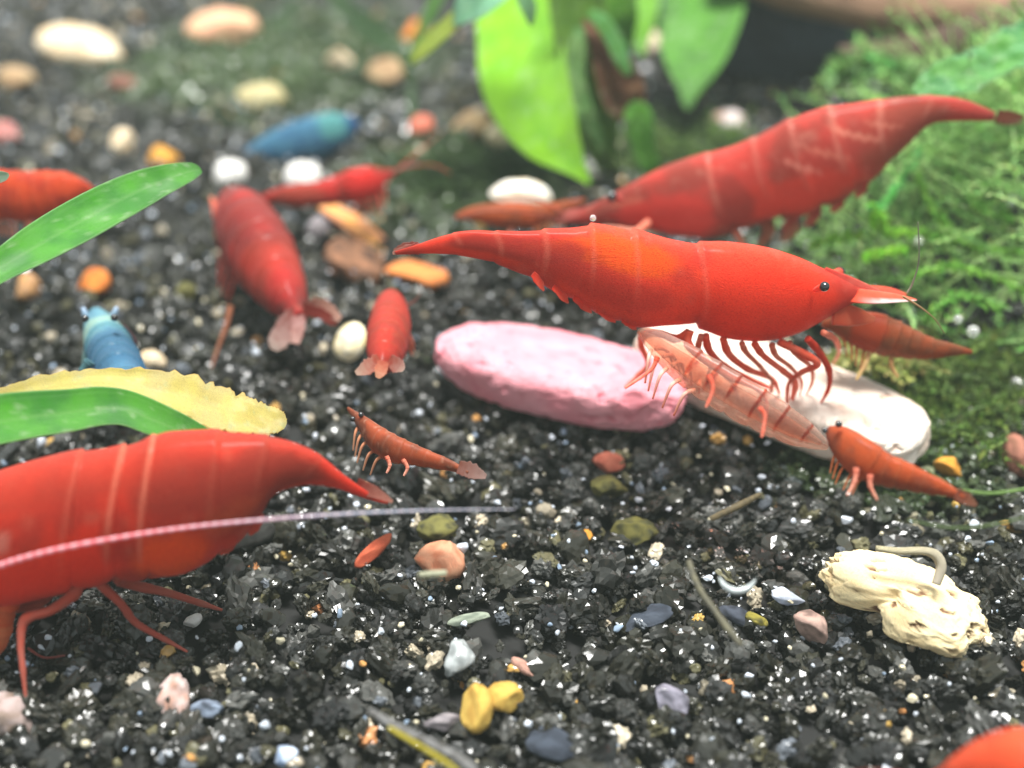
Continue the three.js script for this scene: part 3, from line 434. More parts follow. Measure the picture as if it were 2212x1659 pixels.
// the near shrimp on the left, its head outside the frame
shrimp({
  name: 'red_shrimp', label: 'large deep red shrimp cut by the left edge, long antenna along its side', seed: 11, foot: 0.7, at: [300, 1228, 3.6], yaw: 0.1, wr: 0.62,
  st: [[838, 1082, 838, 1088], [800, 1065, 795, 1078], [745, 1027, 725, 1054], [700, 990, 655, 1044], [648, 962, 588, 1060], [580, 945, 560, 1108], [500, 937, 505, 1165], [420, 934, 430, 1204], [350, 938, 355, 1226], [290, 962, 285, 1231], [240, 972, 230, 1238], [180, 979, 170, 1252], [120, 989, 110, 1268], [60, 1003, 50, 1284], [0, 1020, -10, 1292], [-90, 1050, -90, 1300], [-180, 1090, -170, 1285], [-260, 1130, -250, 1250], [-310, 1165, -305, 1215]],
  segs: [0.16, 0.25, 0.335, 0.46, 0.52, 0.60], lines: 0.75, lineK: [0.15, 0.12, 0.15, 1, 1, 0.3], relief: 0.045, mottle: 0.25, col: { base: S(238, 62, 32), dark: S(190, 50, 28), light: S(240, 130, 100) },
  patches: [[0.42, -0.35, 0.08, 0.5, S(252, 92, 10), 1], [0.6, -0.3, 0.12, 0.75, S(250, 62, 26), 0.95], [0.85, -0.2, 0.2, 0.7, S(248, 64, 32), 0.9], [0.25, 0.2, 0.13, 0.9, S(150, 46, 28), 0.95], [0.38, 0.55, 0.12, 0.4, S(150, 44, 26), 0.9], [0.62, 0.9, 0.3, 0.28, S(172, 52, 30), 0.75], [0.3, -0.1, 0.07, 0.3, S(215, 90, 50), 0.5], [0.52, 0.1, 0.03, 0.5, S(180, 44, 26), 0.6], [0.345, 0.05, 0.03, 0.2, S(170, 60, 30), 0.6], [0.735, 0.35, 0.035, 0.16, S(225, 150, 130), 0.6]],
  swim: [[[560, 1110, 12], [548, 1140, 13], [540, 1156, 3]], [[505, 1158, 13], [488, 1184, 14], [476, 1198, 3]], [[440, 1196, 12], [415, 1218, 13], [398, 1226, 3]], [[365, 1218, 12], [335, 1238, 12], [315, 1244, 3]]],
  fan: [{ p: [[770, 1048, 16], [810, 1064, 13, -0.5], [848, 1084, 3, -1]], c: [S(150, 45, 30), S(205, 150, 130)] }, { p: [[760, 1056, 10, 1], [800, 1072, 8, 0.6], [838, 1088, 2, 0]], c: [S(150, 45, 30), S(190, 130, 110)] }],
  legs: [
    { p: [[270, 1215, 16, 1], [255, 1248, 13, 1.4], [280, 1262, 11, 1.8], [360, 1280, 9, 2.4], [430, 1302, 7, 2.6], [480, 1318, 3, 2.6]], c: [S(180, 72, 55), S(165, 95, 80)] },
    { p: [[225, 1240, 14, 1], [215, 1258, 12, 1.8], [262, 1305, 9, 2.8], [293, 1345, 8, 3], [350, 1378, 6, 3], [405, 1408, 2.5, 3]], c: [S(185, 75, 58), S(160, 88, 75)] },
    { p: [[170, 1250, 15, 1], [160, 1282, 13, 2], [110, 1318, 11, 3], [55, 1338, 11, 3.4], [45, 1390, 8, 3.6], [50, 1450, 6, 3.6], [58, 1530, 2.5, 3.4]], c: [S(190, 72, 52), S(175, 105, 90)] },
    { p: [[20, 1285, 26, 0.6], [10, 1330, 22, 1], [0, 1390, 16, 1.4], [-20, 1410, 10, 1.6]], c: [S(215, 85, 45), S(225, 150, 100)] },
    { p: [[110, 1265, 13, -1], [90, 1300, 11, -1], [20, 1320, 10, -1], [-40, 1360, 6, -1]], c: [S(170, 60, 45), S(160, 80, 60)] },
    { p: [[60, 1400, 3, 3.2], [95, 1420, 2.6, 3], [140, 1416, 2, 2.8]], c: [S(150, 70, 62), S(130, 70, 65)] },
  ],
  antennae: [{ n: 260, p: [[-80, 1258, 7.2, 3.2], [0, 1222, 6.84, 3.2], [120, 1188, 6.12, 3.2], [280, 1158, 5.4, 3.2], [420, 1138, 4.68, 3.2], [560, 1124, 4.18, 3.2], [720, 1112, 3.6, 3.2], [880, 1104, 2.59, 3.2], [1000, 1101, 1.73, 3.2], [1112, 1100, 1.01, 3.2]], c: [S(225, 110, 120), S(165, 172, 188), S(235, 215, 220)] }],
});
// smaller shrimps
shrimp({
  name: 'red_shrimp', label: 'red shrimp seen from behind, white edged tail fan towards us, left of the orange chips', seed: 21, wr: 0.85, relief: 0.05, mottle: 0.5, col: { base: S(184, 38, 32), dark: S(104, 30, 26), light: S(225, 100, 85) },
  sp: [[648, 688, 61.5, 16], [634, 664, 62.5, 34], [616, 632, 63.5, 54], [596, 596, 65, 70], [572, 555, 66.5, 82], [548, 515, 68, 84], [525, 478, 70, 74], [508, 450, 71.5, 52], [498, 432, 72.5, 22]], segs: [0.14, 0.26, 0.38, 0.49, 0.6, 0.7],
  patches: [[0.55, 0.75, 0.2, 0.35, S(96, 28, 24), 0.8], [0.3, 0.2, 0.14, 1.2, S(190, 58, 34), 0.5]],
  fan: [{ p: [[640, 672, 16], [618, 706, 22, -0.3], [600, 738, 22, -0.5], [592, 756, 8, -0.5]], c: [S(165, 55, 35), S(250, 240, 230)] }, { p: [[645, 676, 12], [644, 706, 15, -0.4], [638, 742, 9, -0.6]], c: [S(165, 55, 35), S(245, 215, 205)] }, { p: [[655, 668, 14], [690, 676, 12, -0.3], [716, 692, 11, -0.5], [730, 700, 3, -0.5]], c: [S(150, 42, 28), S(160, 60, 40)] }, { p: [[655, 665, 12], [696, 662, 17, -0.2], [735, 690, 8, -0.6]], c: [S(150, 60, 40), S(225, 190, 170)] }],
  legs: [{ p: [[498, 660, 6, -3], [490, 700, 6, -3], [472, 750, 4, -3], [455, 800, 2.5, -3]], c: [S(170, 105, 75), S(180, 125, 100)] }, { p: [[470, 470, 10, -9], [462, 440, 6, -9], [455, 425, 2, -9]], c: legRed }],
});
shrimp({
  name: 'small_red_shrimp', label: 'small red shrimp lying sideways beside the white pebble below the far blue shrimp', seed: 23, feelers: 1, wr: 0.8, col: { base: S(205, 45, 38), dark: S(150, 50, 38), light: S(220, 90, 75) },
  sp: [[560, 432, 73, 6], [600, 424, 73, 18], [640, 422, 73, 26], [690, 418, 73.5, 27], [735, 408, 74, 32], [775, 398, 74, 36], [808, 388, 74.5, 30], [835, 378, 75, 14], [856, 370, 75, 4]],
  patches: [[0.75, 0, 0.16, 1.2, S(225, 45, 38), 0.9], [0.25, 0, 0.2, 1.2, S(165, 70, 52), 0.8]], lines: 0.2,
  fan: [{ p: [[575, 430, 12], [552, 430, 14], [530, 428, 4]], c: [S(150, 75, 62), S(170, 105, 90)] }], antennae: [{ p: [[845, 374, 4], [870, 362, 3], [905, 352, 2]], c: [S(160, 80, 70), S(150, 110, 105)], off: -1 }],
});
shrimp({
  name: 'small_red_shrimp', label: 'small stout red shrimp seen from behind, next to the curved white shell fragment', seed: 25, wr: 0.95, relief: 0.04, col: { base: S(196, 52, 32), dark: S(160, 48, 28), light: S(220, 110, 75) },
  sp: [[822, 800, 54.5, 10], [828, 780, 55.2, 30], [834, 750, 56.3, 44], [838, 722, 57.5, 48], [842, 690, 59, 46], [844, 662, 60.3, 38], [846, 644, 61.2, 22]], lines: 0.25,
  fan: [{ p: [[820, 775, 14], [792, 795, 16, -0.5], [768, 806, 5, -0.8]], c: [S(200, 95, 65), S(235, 215, 195)] }, { p: [[828, 780, 12], [822, 802, 14, -0.8], [815, 816, 5, -1]], c: [S(205, 95, 60), S(235, 190, 150)] }, { p: [[840, 778, 14], [862, 792, 16, -0.6], [872, 800, 5, -1]], c: [S(190, 85, 60), S(220, 200, 185)] }],
  antennae: [{ p: [[880, 660, 3], [898, 648, 2], [910, 630, 1]], c: [S(120, 60, 50), S(110, 70, 60)], off: -6 }],
});
shrimp({
  name: 'baby_shrimp', label: 'tiny orange brown baby shrimp on the dark gravel above the antenna tip', seed: 27, wr: 0.75, mat: M.clear, col: { base: S(195, 110, 65), dark: S(150, 85, 55), light: S(225, 175, 140) }, mottle: 0.8,
  sp: [[1012, 1022, 49.6, 5], [975, 1006, 50, 13], [935, 994, 50.4, 19], [895, 982, 50.8, 25], [855, 970, 51, 32], [820, 950, 51.6, 31], [792, 922, 52.2, 22], [770, 900, 52.8, 12], [752, 882, 53.3, 4]],
  fan: [{ p: [[990, 1008, 14], [1020, 1018, 17], [1050, 1030, 5]], c: [S(175, 110, 90), S(205, 180, 170)] }], eyes: [[780, 896, 6, -2.5], [762, 905, 6, -2]],
  legs: [{ p: [[835, 985, 5], [842, 1005, 4], [835, 1022, 2]], c: legPale, off: -1 }, { p: [[870, 992, 5], [880, 1010, 4], [872, 1028, 2]], c: legPale, off: -1 }],
});
shrimp({
  name: 'pale_shrimp', label: 'see-through peach shrimp with pink brown outlines lying across the front of the cream pellet', seed: 45, wr: 0.5, relief: 0.07, mat: M.ghost, core: 0.5, inner: M.ghost, lines: 0.9, veil: 0, col: { base: S(253, 236, 224), dark: S(250, 222, 205), light: S(222, 120, 90) }, mottle: 0.25,
  sp: [[1790, 965, 49.3, 10], [1750, 945, 49.5, 30], [1700, 918, 49.7, 44], [1640, 884, 50, 52], [1580, 850, 50.3, 54], [1520, 812, 50.7, 54], [1465, 775, 51.2, 48], [1425, 745, 51.7, 36], [1395, 725, 52.2, 20], [1378, 716, 52.5, 6]], segs: [0.1, 0.22, 0.34, 0.46, 0.56, 0.66],
  legs: [{ p: [[1420, 770, 6], [1405, 800, 4], [1350, 838, 2.5]], c: legRed, off: 0 }, { p: [[1640, 880, 5], [1652, 900, 4], [1645, 945, 2.5]], c: legRed, off: 3 }, { p: [[1530, 810, 5], [1540, 840, 4], [1525, 880, 2.5]], c: legRed, off: 3 }],
});
shrimp({
  name: 'young_shrimp', label: 'small orange young shrimp climbing on the right end of the cream pellet', seed: 29, wr: 0.72, relief: 0.07, mat: M.shell, col: { base: S(205, 92, 35), dark: S(165, 75, 38), light: S(230, 140, 85) },
  sp: [[2085, 1076, 45.2, 5], [2040, 1056, 45.5, 17], [1990, 1040, 45.8, 27], [1945, 1024, 46, 34], [1905, 1012, 46.2, 40], [1865, 990, 46.4, 46], [1832, 964, 46.8, 42], [1808, 944, 47.2, 30], [1790, 930, 47.5, 12]],
  eyes: [[1812, 916, 8, -1.2], [1782, 930, 7, -1]], fan: [{ p: [[2065, 1066, 13], [2088, 1078, 13], [2110, 1092, 3]], c: [S(170, 90, 60), S(190, 140, 110)] }],
  legs: [{ p: [[1850, 1010, 7], [1846, 1040, 5], [1830, 1070, 2.5]], c: legPale, off: -0.6 }, { p: [[1880, 1025, 7], [1880, 1050, 5], [1895, 1080, 2.5]], c: legPale, off: -0.6 }],
});
shrimp({
  name: 'orange_shrimp', label: 'orange red shrimp at the left edge, half hidden behind the green grass leaf', seed: 31, wr: 0.75, col: { base: S(222, 82, 30), dark: S(190, 60, 28), light: S(235, 130, 80) },
  sp: [[205, 415, 66, 5], [180, 408, 66, 22], [150, 410, 66, 40], [110, 418, 66, 52], [60, 424, 66, 56], [10, 420, 66, 54], [-60, 425, 66, 48], [-110, 440, 66, 20]], lines: 0.2,
  legs: [{ p: [[60, 470, 7], [70, 500, 5], [60, 530, 2.5]], c: legPale, off: 0 }],
});
shrimp({
  name: 'brown_orange_shrimp', label: 'brownish orange shrimp at the back under the glossy white shell fragment', seed: 33, wr: 0.8, mat: M.shell, col: { base: S(190, 90, 35), dark: S(150, 75, 35), light: S(215, 130, 90) },
  sp: [[985, 468, 69, 5], [1020, 462, 69, 16], [1060, 462, 69, 24], [1110, 464, 69, 29], [1150, 464, 69, 26], [1185, 458, 69, 20], [1225, 445, 69.5, 13], [1265, 432, 70, 4]], lines: 0.25,
  legs: [{ p: [[1110, 480, 6], [1100, 505, 4], [1090, 520, 2.5]], c: legPale, off: 0 }],
});
shrimp({
  name: 'orange_shrimp', label: 'bright orange red shrimp entering at the lower right corner', seed: 35, wr: 0.8, col: { base: S(238, 98, 52), dark: S(215, 78, 40), light: S(240, 140, 100) }, darkness: -0.1,
  sp: [[2400, 1900, 38, 30], [2330, 1790, 38, 100], [2260, 1710, 38, 140], [2190, 1668, 38.2, 108], [2130, 1662, 38.4, 78], [2080, 1668, 38.6, 48], [2040, 1680, 38.8, 26], [1985, 1690, 39, 8]], patches: [[0.45, 0.3, 0.03, 0.6, S(110, 45, 25), 0.7]], lines: 0.15,
  legs: [{ p: [[2060, 1690, 12], [2030, 1720, 8], [2020, 1760, 4]], c: legRed, off: 0 }], antennae: [{ p: [[2010, 1682, 4], [1920, 1668, 3], [1850, 1668, 2], [1780, 1690, 1]], c: [S(150, 70, 55), S(120, 70, 60)], off: -1 }],
});
shrimp({
  name: 'brown_orange_shrimp', label: 'translucent rusty brown shrimp behind the head of the bright red one, pointing right', seed: 37, wr: 0.8, mat: M.clear, col: { base: S(175, 95, 48), dark: S(140, 85, 50), light: S(190, 120, 80) },
  sp: [[2100, 760, 57, 4], [2060, 756, 57, 14], [2010, 752, 57, 24], [1965, 742, 57, 34], [1920, 728, 57, 42], [1880, 716, 57, 44], [1840, 706, 57, 36], [1800, 700, 57, 20], [1775, 700, 57, 6]], lines: 0.15, patches: [[0.72, 0, 0.14, 1.5, S(195, 88, 40), 0.9]],
  legs: [{ p: [[1880, 750, 7], [1870, 785, 5], [1850, 820, 3]], c: [S(200, 160, 110), S(215, 190, 130)], off: 0 }, { p: [[1930, 755, 7], [1925, 785, 5], [1940, 815, 3]], c: [S(180, 130, 85), S(200, 170, 110)], off: 0 }],
});
shrimp({
  name: 'blue_shrimp', label: 'blue shrimp at the back above the two white round pebbles', seed: 41, wr: 0.75, lines: 0.3, col: { base: S(72, 128, 158), dark: S(50, 98, 134), light: S(92, 150, 160) },
  sp: [[775, 262, 86, 5], [755, 270, 86, 26], [730, 280, 86, 40], [695, 292, 86, 46], [655, 304, 86, 46], [615, 316, 86, 42], [575, 328, 86, 33], [540, 342, 86, 22], [510, 356, 86, 7]],
  patches: [[0.18, 0.5, 0.14, 0.8, S(90, 160, 155), 0.85], [0.03, 0, 0.08, 1.5, S(22, 66, 118), 0.8]], eyes: [[532, 334, 7, 1.5]],
  legs: [{ p: [[600, 350, 7], [605, 378, 5], [590, 400, 2.5]], c: [S(50, 90, 130), S(70, 110, 140)], off: 0 }, { p: [[650, 345, 7], [660, 372, 5], [665, 398, 2.5]], c: [S(50, 90, 130), S(70, 110, 140)], off: 0 }, { p: [[560, 345, 6], [548, 365, 4], [540, 385, 2.5]], c: [S(50, 90, 130), S(70, 110, 140)], off: 0 }],
});
shrimp({
  name: 'blue_shrimp', label: 'teal blue shrimp standing upright in view behind the yellow leaf, banded dark blue', seed: 43, wr: 0.9, relief: 0.1, lines: 0.1, col: { base: S(118, 178, 192), dark: S(92, 150, 174), light: S(165, 205, 195) },
  sp: [[285, 900, 53, 20], [275, 860, 54, 54], [262, 820, 55, 60], [250, 785, 56.5, 60], [238, 755, 57.6, 56], [226, 728, 58.6, 50], [216, 705, 59.4, 40], [210, 686, 60, 26], [206, 672, 60.5, 10]], segs: [0.1, 0.2, 0.3, 0.4, 0.5, 0.64],
  patches: [[0.38, 0, 0.26, 2, S(72, 130, 170), 0.85], [0.72, 0.3, 0.07, 1.3, S(175, 215, 195), 0.8]],
  eyes: [[184, 688, 8, -3], [247, 686, 8, -3]],
  antennae: [{ p: [[186, 684, 8], [182, 672, 6], [178, 664, 3]], c: [S(120, 150, 170), S(170, 190, 215)], off: -6 }, { p: [[244, 682, 8], [250, 670, 6], [252, 662, 3]], c: [S(120, 150, 170), S(170, 190, 215)], off: -6 }],
  legs: [{ p: [[280, 760, 7], [292, 735, 4], [268, 700, 2]], c: [S(70, 50, 60), S(90, 60, 60)], off: -4 }, { p: [[195, 780, 12], [180, 800, 9], [172, 830, 5]], c: [S(80, 130, 140), S(110, 150, 150)], off: -2 }],
});

// ---------------------------------------------------------------- plants
const leafCol = (a, b, edge, sd, veins = 0.6) => (t, j, p) => {
  const s = Math.abs(Math.cos(j * Math.PI * 2)), across = Math.cos(j * Math.PI * 2), n = fbm(p.x * 700 + sd, p.y * 700, p.z * 700, 4), fine = fbm(p.x * 2600, p.y * 2600 + sd, p.z * 2600, 3);
  let c = mixc(a, b, sm(-0.2, 0.3, n)); c = mixc(c, edge, sm(0.9, 1, s) * 0.6 + Math.pow(Math.max(0, Math.cos(across * 26)), 6) * veins * 0.5); return mixc(c, S(215, 240, 190), sm(0.16, 0.34, fine) * 0.35);
};
const leaf = (label, rows, a, b, edge, o = {}) => { const g = blade(W3(rows), { ridge: 0.012, color: leafCol(a, b, edge, o.seed ?? 1, o.veins), n: o.n ?? 60, m: o.m ?? 44, ...o }); const p = Pd(rows[0][0], rows[0][1], rows[0][2]); return single(o.name ?? 'grass_leaf', label, o.cat ?? 'leaf', g, o.mat ?? M.leaf, V(p.x, p.y, p.z)); };
const g1 = S(95, 195, 35), g2 = S(62, 165, 22), g3 = S(150, 215, 110);
leaf('narrow fresh green leaf reaching in from the left edge, blunt tip upward', [[-90, 640, 48, 28.1, 0.45], [0, 582, 49, 36.7, 0.45], [80, 535, 50, 47.5, 0.45], [160, 490, 51.5, 51.8, 0.45], [240, 446, 52.5, 49.7, 0.45], [310, 411, 53.5, 43.2, 0.45], [370, 386, 54, 32.4, 0.45], [410, 372, 54.5, 21.6, 0.45], [428, 368, 54.7, 11.9, 0.45], [434, 367, 54.8, 3.2, 0.45]], g1, g2, S(150, 205, 120), { camber: 0.3, seed: 3 });
leaf('yellow withered leaf with a ragged pale tip lying behind the left red shrimp', [[-80, 900, 49, 26, 0.5], [0, 870, 49, 30, 0.5], [100, 842, 49.2, 33, 0.5], [200, 831, 49.4, 37, 0.5], [300, 838, 49.6, 42, 0.5], [380, 856, 49.8, 50, 0.5], [450, 880, 50, 54, 0.5], [510, 898, 50.2, 50, 0.5], [555, 908, 50.3, 42, 0.5], [590, 914, 50.4, 34, 0.5], [606, 918, 50.4, 26, 0.5], [616, 922, 50.4, 8, 0.5]], S(255, 240, 130), S(248, 232, 150), S(245, 190, 70), { camber: 0.2, ragged: 0.6, wave: 0.35, seed: 9, n: 110, veins: 0.25 });
leaf('green leaf folded over in a kink under the yellow withered leaf', [[-80, 930, 47.2, 57.2, 0.5], [0, 915, 47.4, 61.6, 0.5], [80, 903, 47.6, 57.2, 0.5], [150, 895, 47.8, 52.8, 0.5], [215, 885, 48, 48.4, 0.5], [270, 888, 48.2, 44.0, 0.5], [330, 910, 48.4, 41.8, 0.5], [390, 935, 48.8, 37.4, 0.5], [450, 962, 49.2, 28.6, 0.5], [500, 990, 49.6, 17.6, 0.5]], g1, g2, g3, { camber: 0.35, seed: 14 });
leaf('small pale leaf tip poking in at the left edge above the orange shrimp', [[-60, 395, 50, 16], [-20, 386, 50, 15], [8, 380, 50, 11], [19, 376, 50, 3]], S(190, 220, 190), S(160, 200, 160), S(220, 235, 215), { seed: 17, n: 24, m: 20 });
{ // broad-leaved plant at the top
  const b = Py(1330, 360, 0), o = thing('broad_leaved_plant', 'broad leaved green water plant hanging in at the top centre', 'plant', V(b.x, 0, b.z));
  const lf = (name, rows, a, bb, e, op = {}) => part(name, blade(W3(rows), { ridge: 0.012, color: leafCol(a, bb, e, op.seed ?? 2, op.veins ?? 0.3), n: 60, m: 40, ...op }), M.leaf, o);
  lf('leaf', [[1085, -120, 86, 60, -0.4], [1110, -40, 84, 88, -0.4], [1128, 60, 82, 100, -0.4], [1142, 150, 80, 108, -0.4], [1165, 225, 78, 98, -0.4], [1195, 290, 76.5, 74, -0.3], [1225, 335, 76, 44, -0.2], [1250, 368, 75.6, 20], [1275, 395, 75.4, 5]], S(165, 235, 12), S(140, 215, 15), S(180, 232, 80), { camber: 0.25, seed: 5 });
  lf('leaf', [[1230, -90, 76, 50], [1245, 0, 77, 60], [1262, 100, 78, 62], [1280, 210, 79.5, 58], [1295, 290, 81, 42], [1305, 350, 82.5, 22], [1310, 390, 84, 8]], S(130, 180, 60), S(105, 155, 50), S(150, 190, 90), { camber: 0.3, seed: 6 });
  lf('leaf', [[1560, -120, 92, 50, -0.2], [1535, -40, 90.5, 82, -0.2], [1520, 40, 89, 90, -0.25], [1508, 110, 88, 80, -0.3], [1496, 160, 87, 55, -0.2], [1488, 200, 86.4, 24], [1485, 235, 86, 6]], S(105, 185, 40), S(85, 155, 40), S(140, 205, 95), { camber: 0.28, seed: 7 });
  lf('leaf', [[1300, -80, 80, 50], [1315, -20, 80.5, 56], [1335, 40, 81, 44], [1352, 85, 82, 20], [1362, 110, 82.5, 5]], S(120, 190, 30), S(95, 165, 30), S(150, 205, 90), { seed: 8 });
  lf('withered_leaf', [[1268, 40, 77, 12], [1292, 80, 77, 24], [1318, 130, 77.5, 40], [1340, 185, 78, 48], [1355, 225, 78.5, 42], [1368, 255, 79, 16]], S(150, 100, 60), S(120, 75, 50), S(165, 120, 80), { seed: 9, wave: 0.3 });
  lf('curled_leaf_edge', [[1272, 30, 76, 10], [1300, 48, 76, 17], [1325, 85, 76.3, 18], [1342, 125, 76.6, 17], [1358, 160, 77, 8]], S(130, 215, 120), S(120, 200, 80), S(170, 225, 160), { thick: 0.8, seed: 10, m: 20 });
  lf('curled_leaf_edge', [[1252, 60, 76, 10], [1246, 110, 76.2, 18], [1244, 160, 76.6, 17], [1252, 215, 77, 22], [1270, 260, 77.6, 20], [1290, 300, 78.4, 12], [1302, 330, 79, 4]], S(150, 200, 110), S(110, 175, 80), S(185, 220, 170), { thick: 0.8, wave: 0.5, seed: 11, m: 20 });
  lf('leaf', [[1352, 238, 78, 16], [1375, 250, 78.3, 32], [1383, 285, 78.8, 28], [1392, 325, 79.5, 22], [1402, 355, 80, 22], [1406, 372, 80.4, 8]], S(125, 210, 60), S(120, 200, 20), S(160, 225, 130), { seed: 12, m: 24 });
  lf('leaf', [[1100, -60, 76, 48.0, -0.7], [1060, -18, 70.5, 55.2, -0.7], [1020, 12, 71, 43.2, -0.7], [992, 34, 71.5, 26.4, -0.7], [980, 44, 72, 7.2, -0.7]], S(140, 210, 165), S(120, 195, 140), S(175, 225, 190), { seed: 13, m: 24 });
  lf('leaf_stalk', [[1010, 22, 72, 22.0, -0.7], [975, 55, 72.5, 23.1, -0.7], [940, 86, 73, 22.0, -0.7], [908, 116, 73.5, 18.7, -0.7], [890, 134, 74, 8.8, -0.7]], S(185, 205, 45), S(165, 200, 50), S(120, 200, 80), { thick: 0.6, seed: 14, m: 20 });
  lf('leaf', [[1118, -30, 69, 13.2], [1140, 10, 69.3, 17.6], [1146, 40, 69.6, 9.9], [1148, 55, 69.8, 3.3]], S(150, 215, 150), S(130, 200, 120), S(185, 230, 180), { seed: 15, m: 16 });
  lf('leaf', [[1175, -110, 86, 40, -0.3], [1188, -20, 85, 52, -0.3], [1198, 60, 84, 46, -0.3], [1206, 120, 83.4, 26, -0.2], [1212, 160, 83, 6]], S(140, 205, 60), S(115, 185, 50), S(170, 220, 110), { seed: 16 });
  lf('leaf', [[1400, -110, 90, 36, -0.3], [1392, -20, 89, 46, -0.3], [1388, 40, 88, 36, -0.3], [1386, 90, 87.5, 18, -0.2], [1386, 120, 87, 5]], S(140, 215, 30), S(120, 195, 35), S(170, 225, 100), { seed: 18 });
  lf('leaf_stalk', [[960, -30, 90, 14, -0.5], [930, 30, 91, 15, -0.5], [905, 80, 92, 14, -0.5], [884, 130, 93, 6]], S(120, 190, 60), S(100, 170, 60), S(150, 210, 110), { thick: 0.6, seed: 19, m: 16 });
  const st = (rows, c1, c2) => part('stem', tube(W3(rows), 30, 8, (t, j) => mixc(c1, c2, clamp(t + fbm(t * 8, j, 3, 2)))), M.limb, o);
  st([[1486, 210, 91, 7], [1484, 250, 92, 6], [1486, 300, 93, 6], [1488, 335, 93.5, 5]], S(70, 85, 45), S(55, 65, 40));
  st([[1225, 0, 82, 6], [1250, 60, 82, 5], [1270, 130, 82, 5]], S(110, 125, 90), S(70, 80, 55));
  st([[1300, 330, 82, 12], [1325, 352, 83, 12], [1350, 372, 84, 10], [1370, 395, 85, 8]], S(110, 130, 75), S(80, 95, 55));
}
{ // dim grass blades farther back
  const b = Py(880, 300, 0), o = thing('grass_tuft', 'dim dark green grass blades at the back left of the broad leaved plant', 'plant', V(b.x, 0, b.z));
  for (const rows of [[[690, -60, 96, 10], [740, 10, 95, 20], [790, 55, 94, 26], [840, 95, 93, 22], [868, 125, 92, 10], [884, 170, 92, 7]], [[880, 120, 93, 6], [888, 200, 92, 9], [890, 280, 90, 8], [888, 350, 86, 4]], [[640, 0, 110, 8], [600, 50, 108, 14], [560, 95, 106, 10], [520, 130, 104, 4]]])
    part('grass_blade', blade(W3(rows), { color: leafCol(S(48, 95, 25), S(40, 80, 25), S(60, 110, 40), 21), n: 30, m: 16 }), M.leaf, o);
}
{ // pale leaf lump inside the moss, top right
  leaf('mint green lobed leaf lying across the moss at the upper right', [[1975, 205, 64, 14, 0.5], [2010, 192, 64, 40, 0.5], [2060, 172, 64, 46, 0.5], [2110, 152, 64.3, 44, 0.5], [2160, 128, 64.6, 48, 0.5], [2210, 104, 65, 56, 0.5], [2270, 80, 65.5, 50, 0.5]], S(120, 200, 85), S(105, 190, 110), S(165, 225, 165), { name: 'lobed_leaf', wave: 0.8, ragged: 0.3, seed: 31 });
}

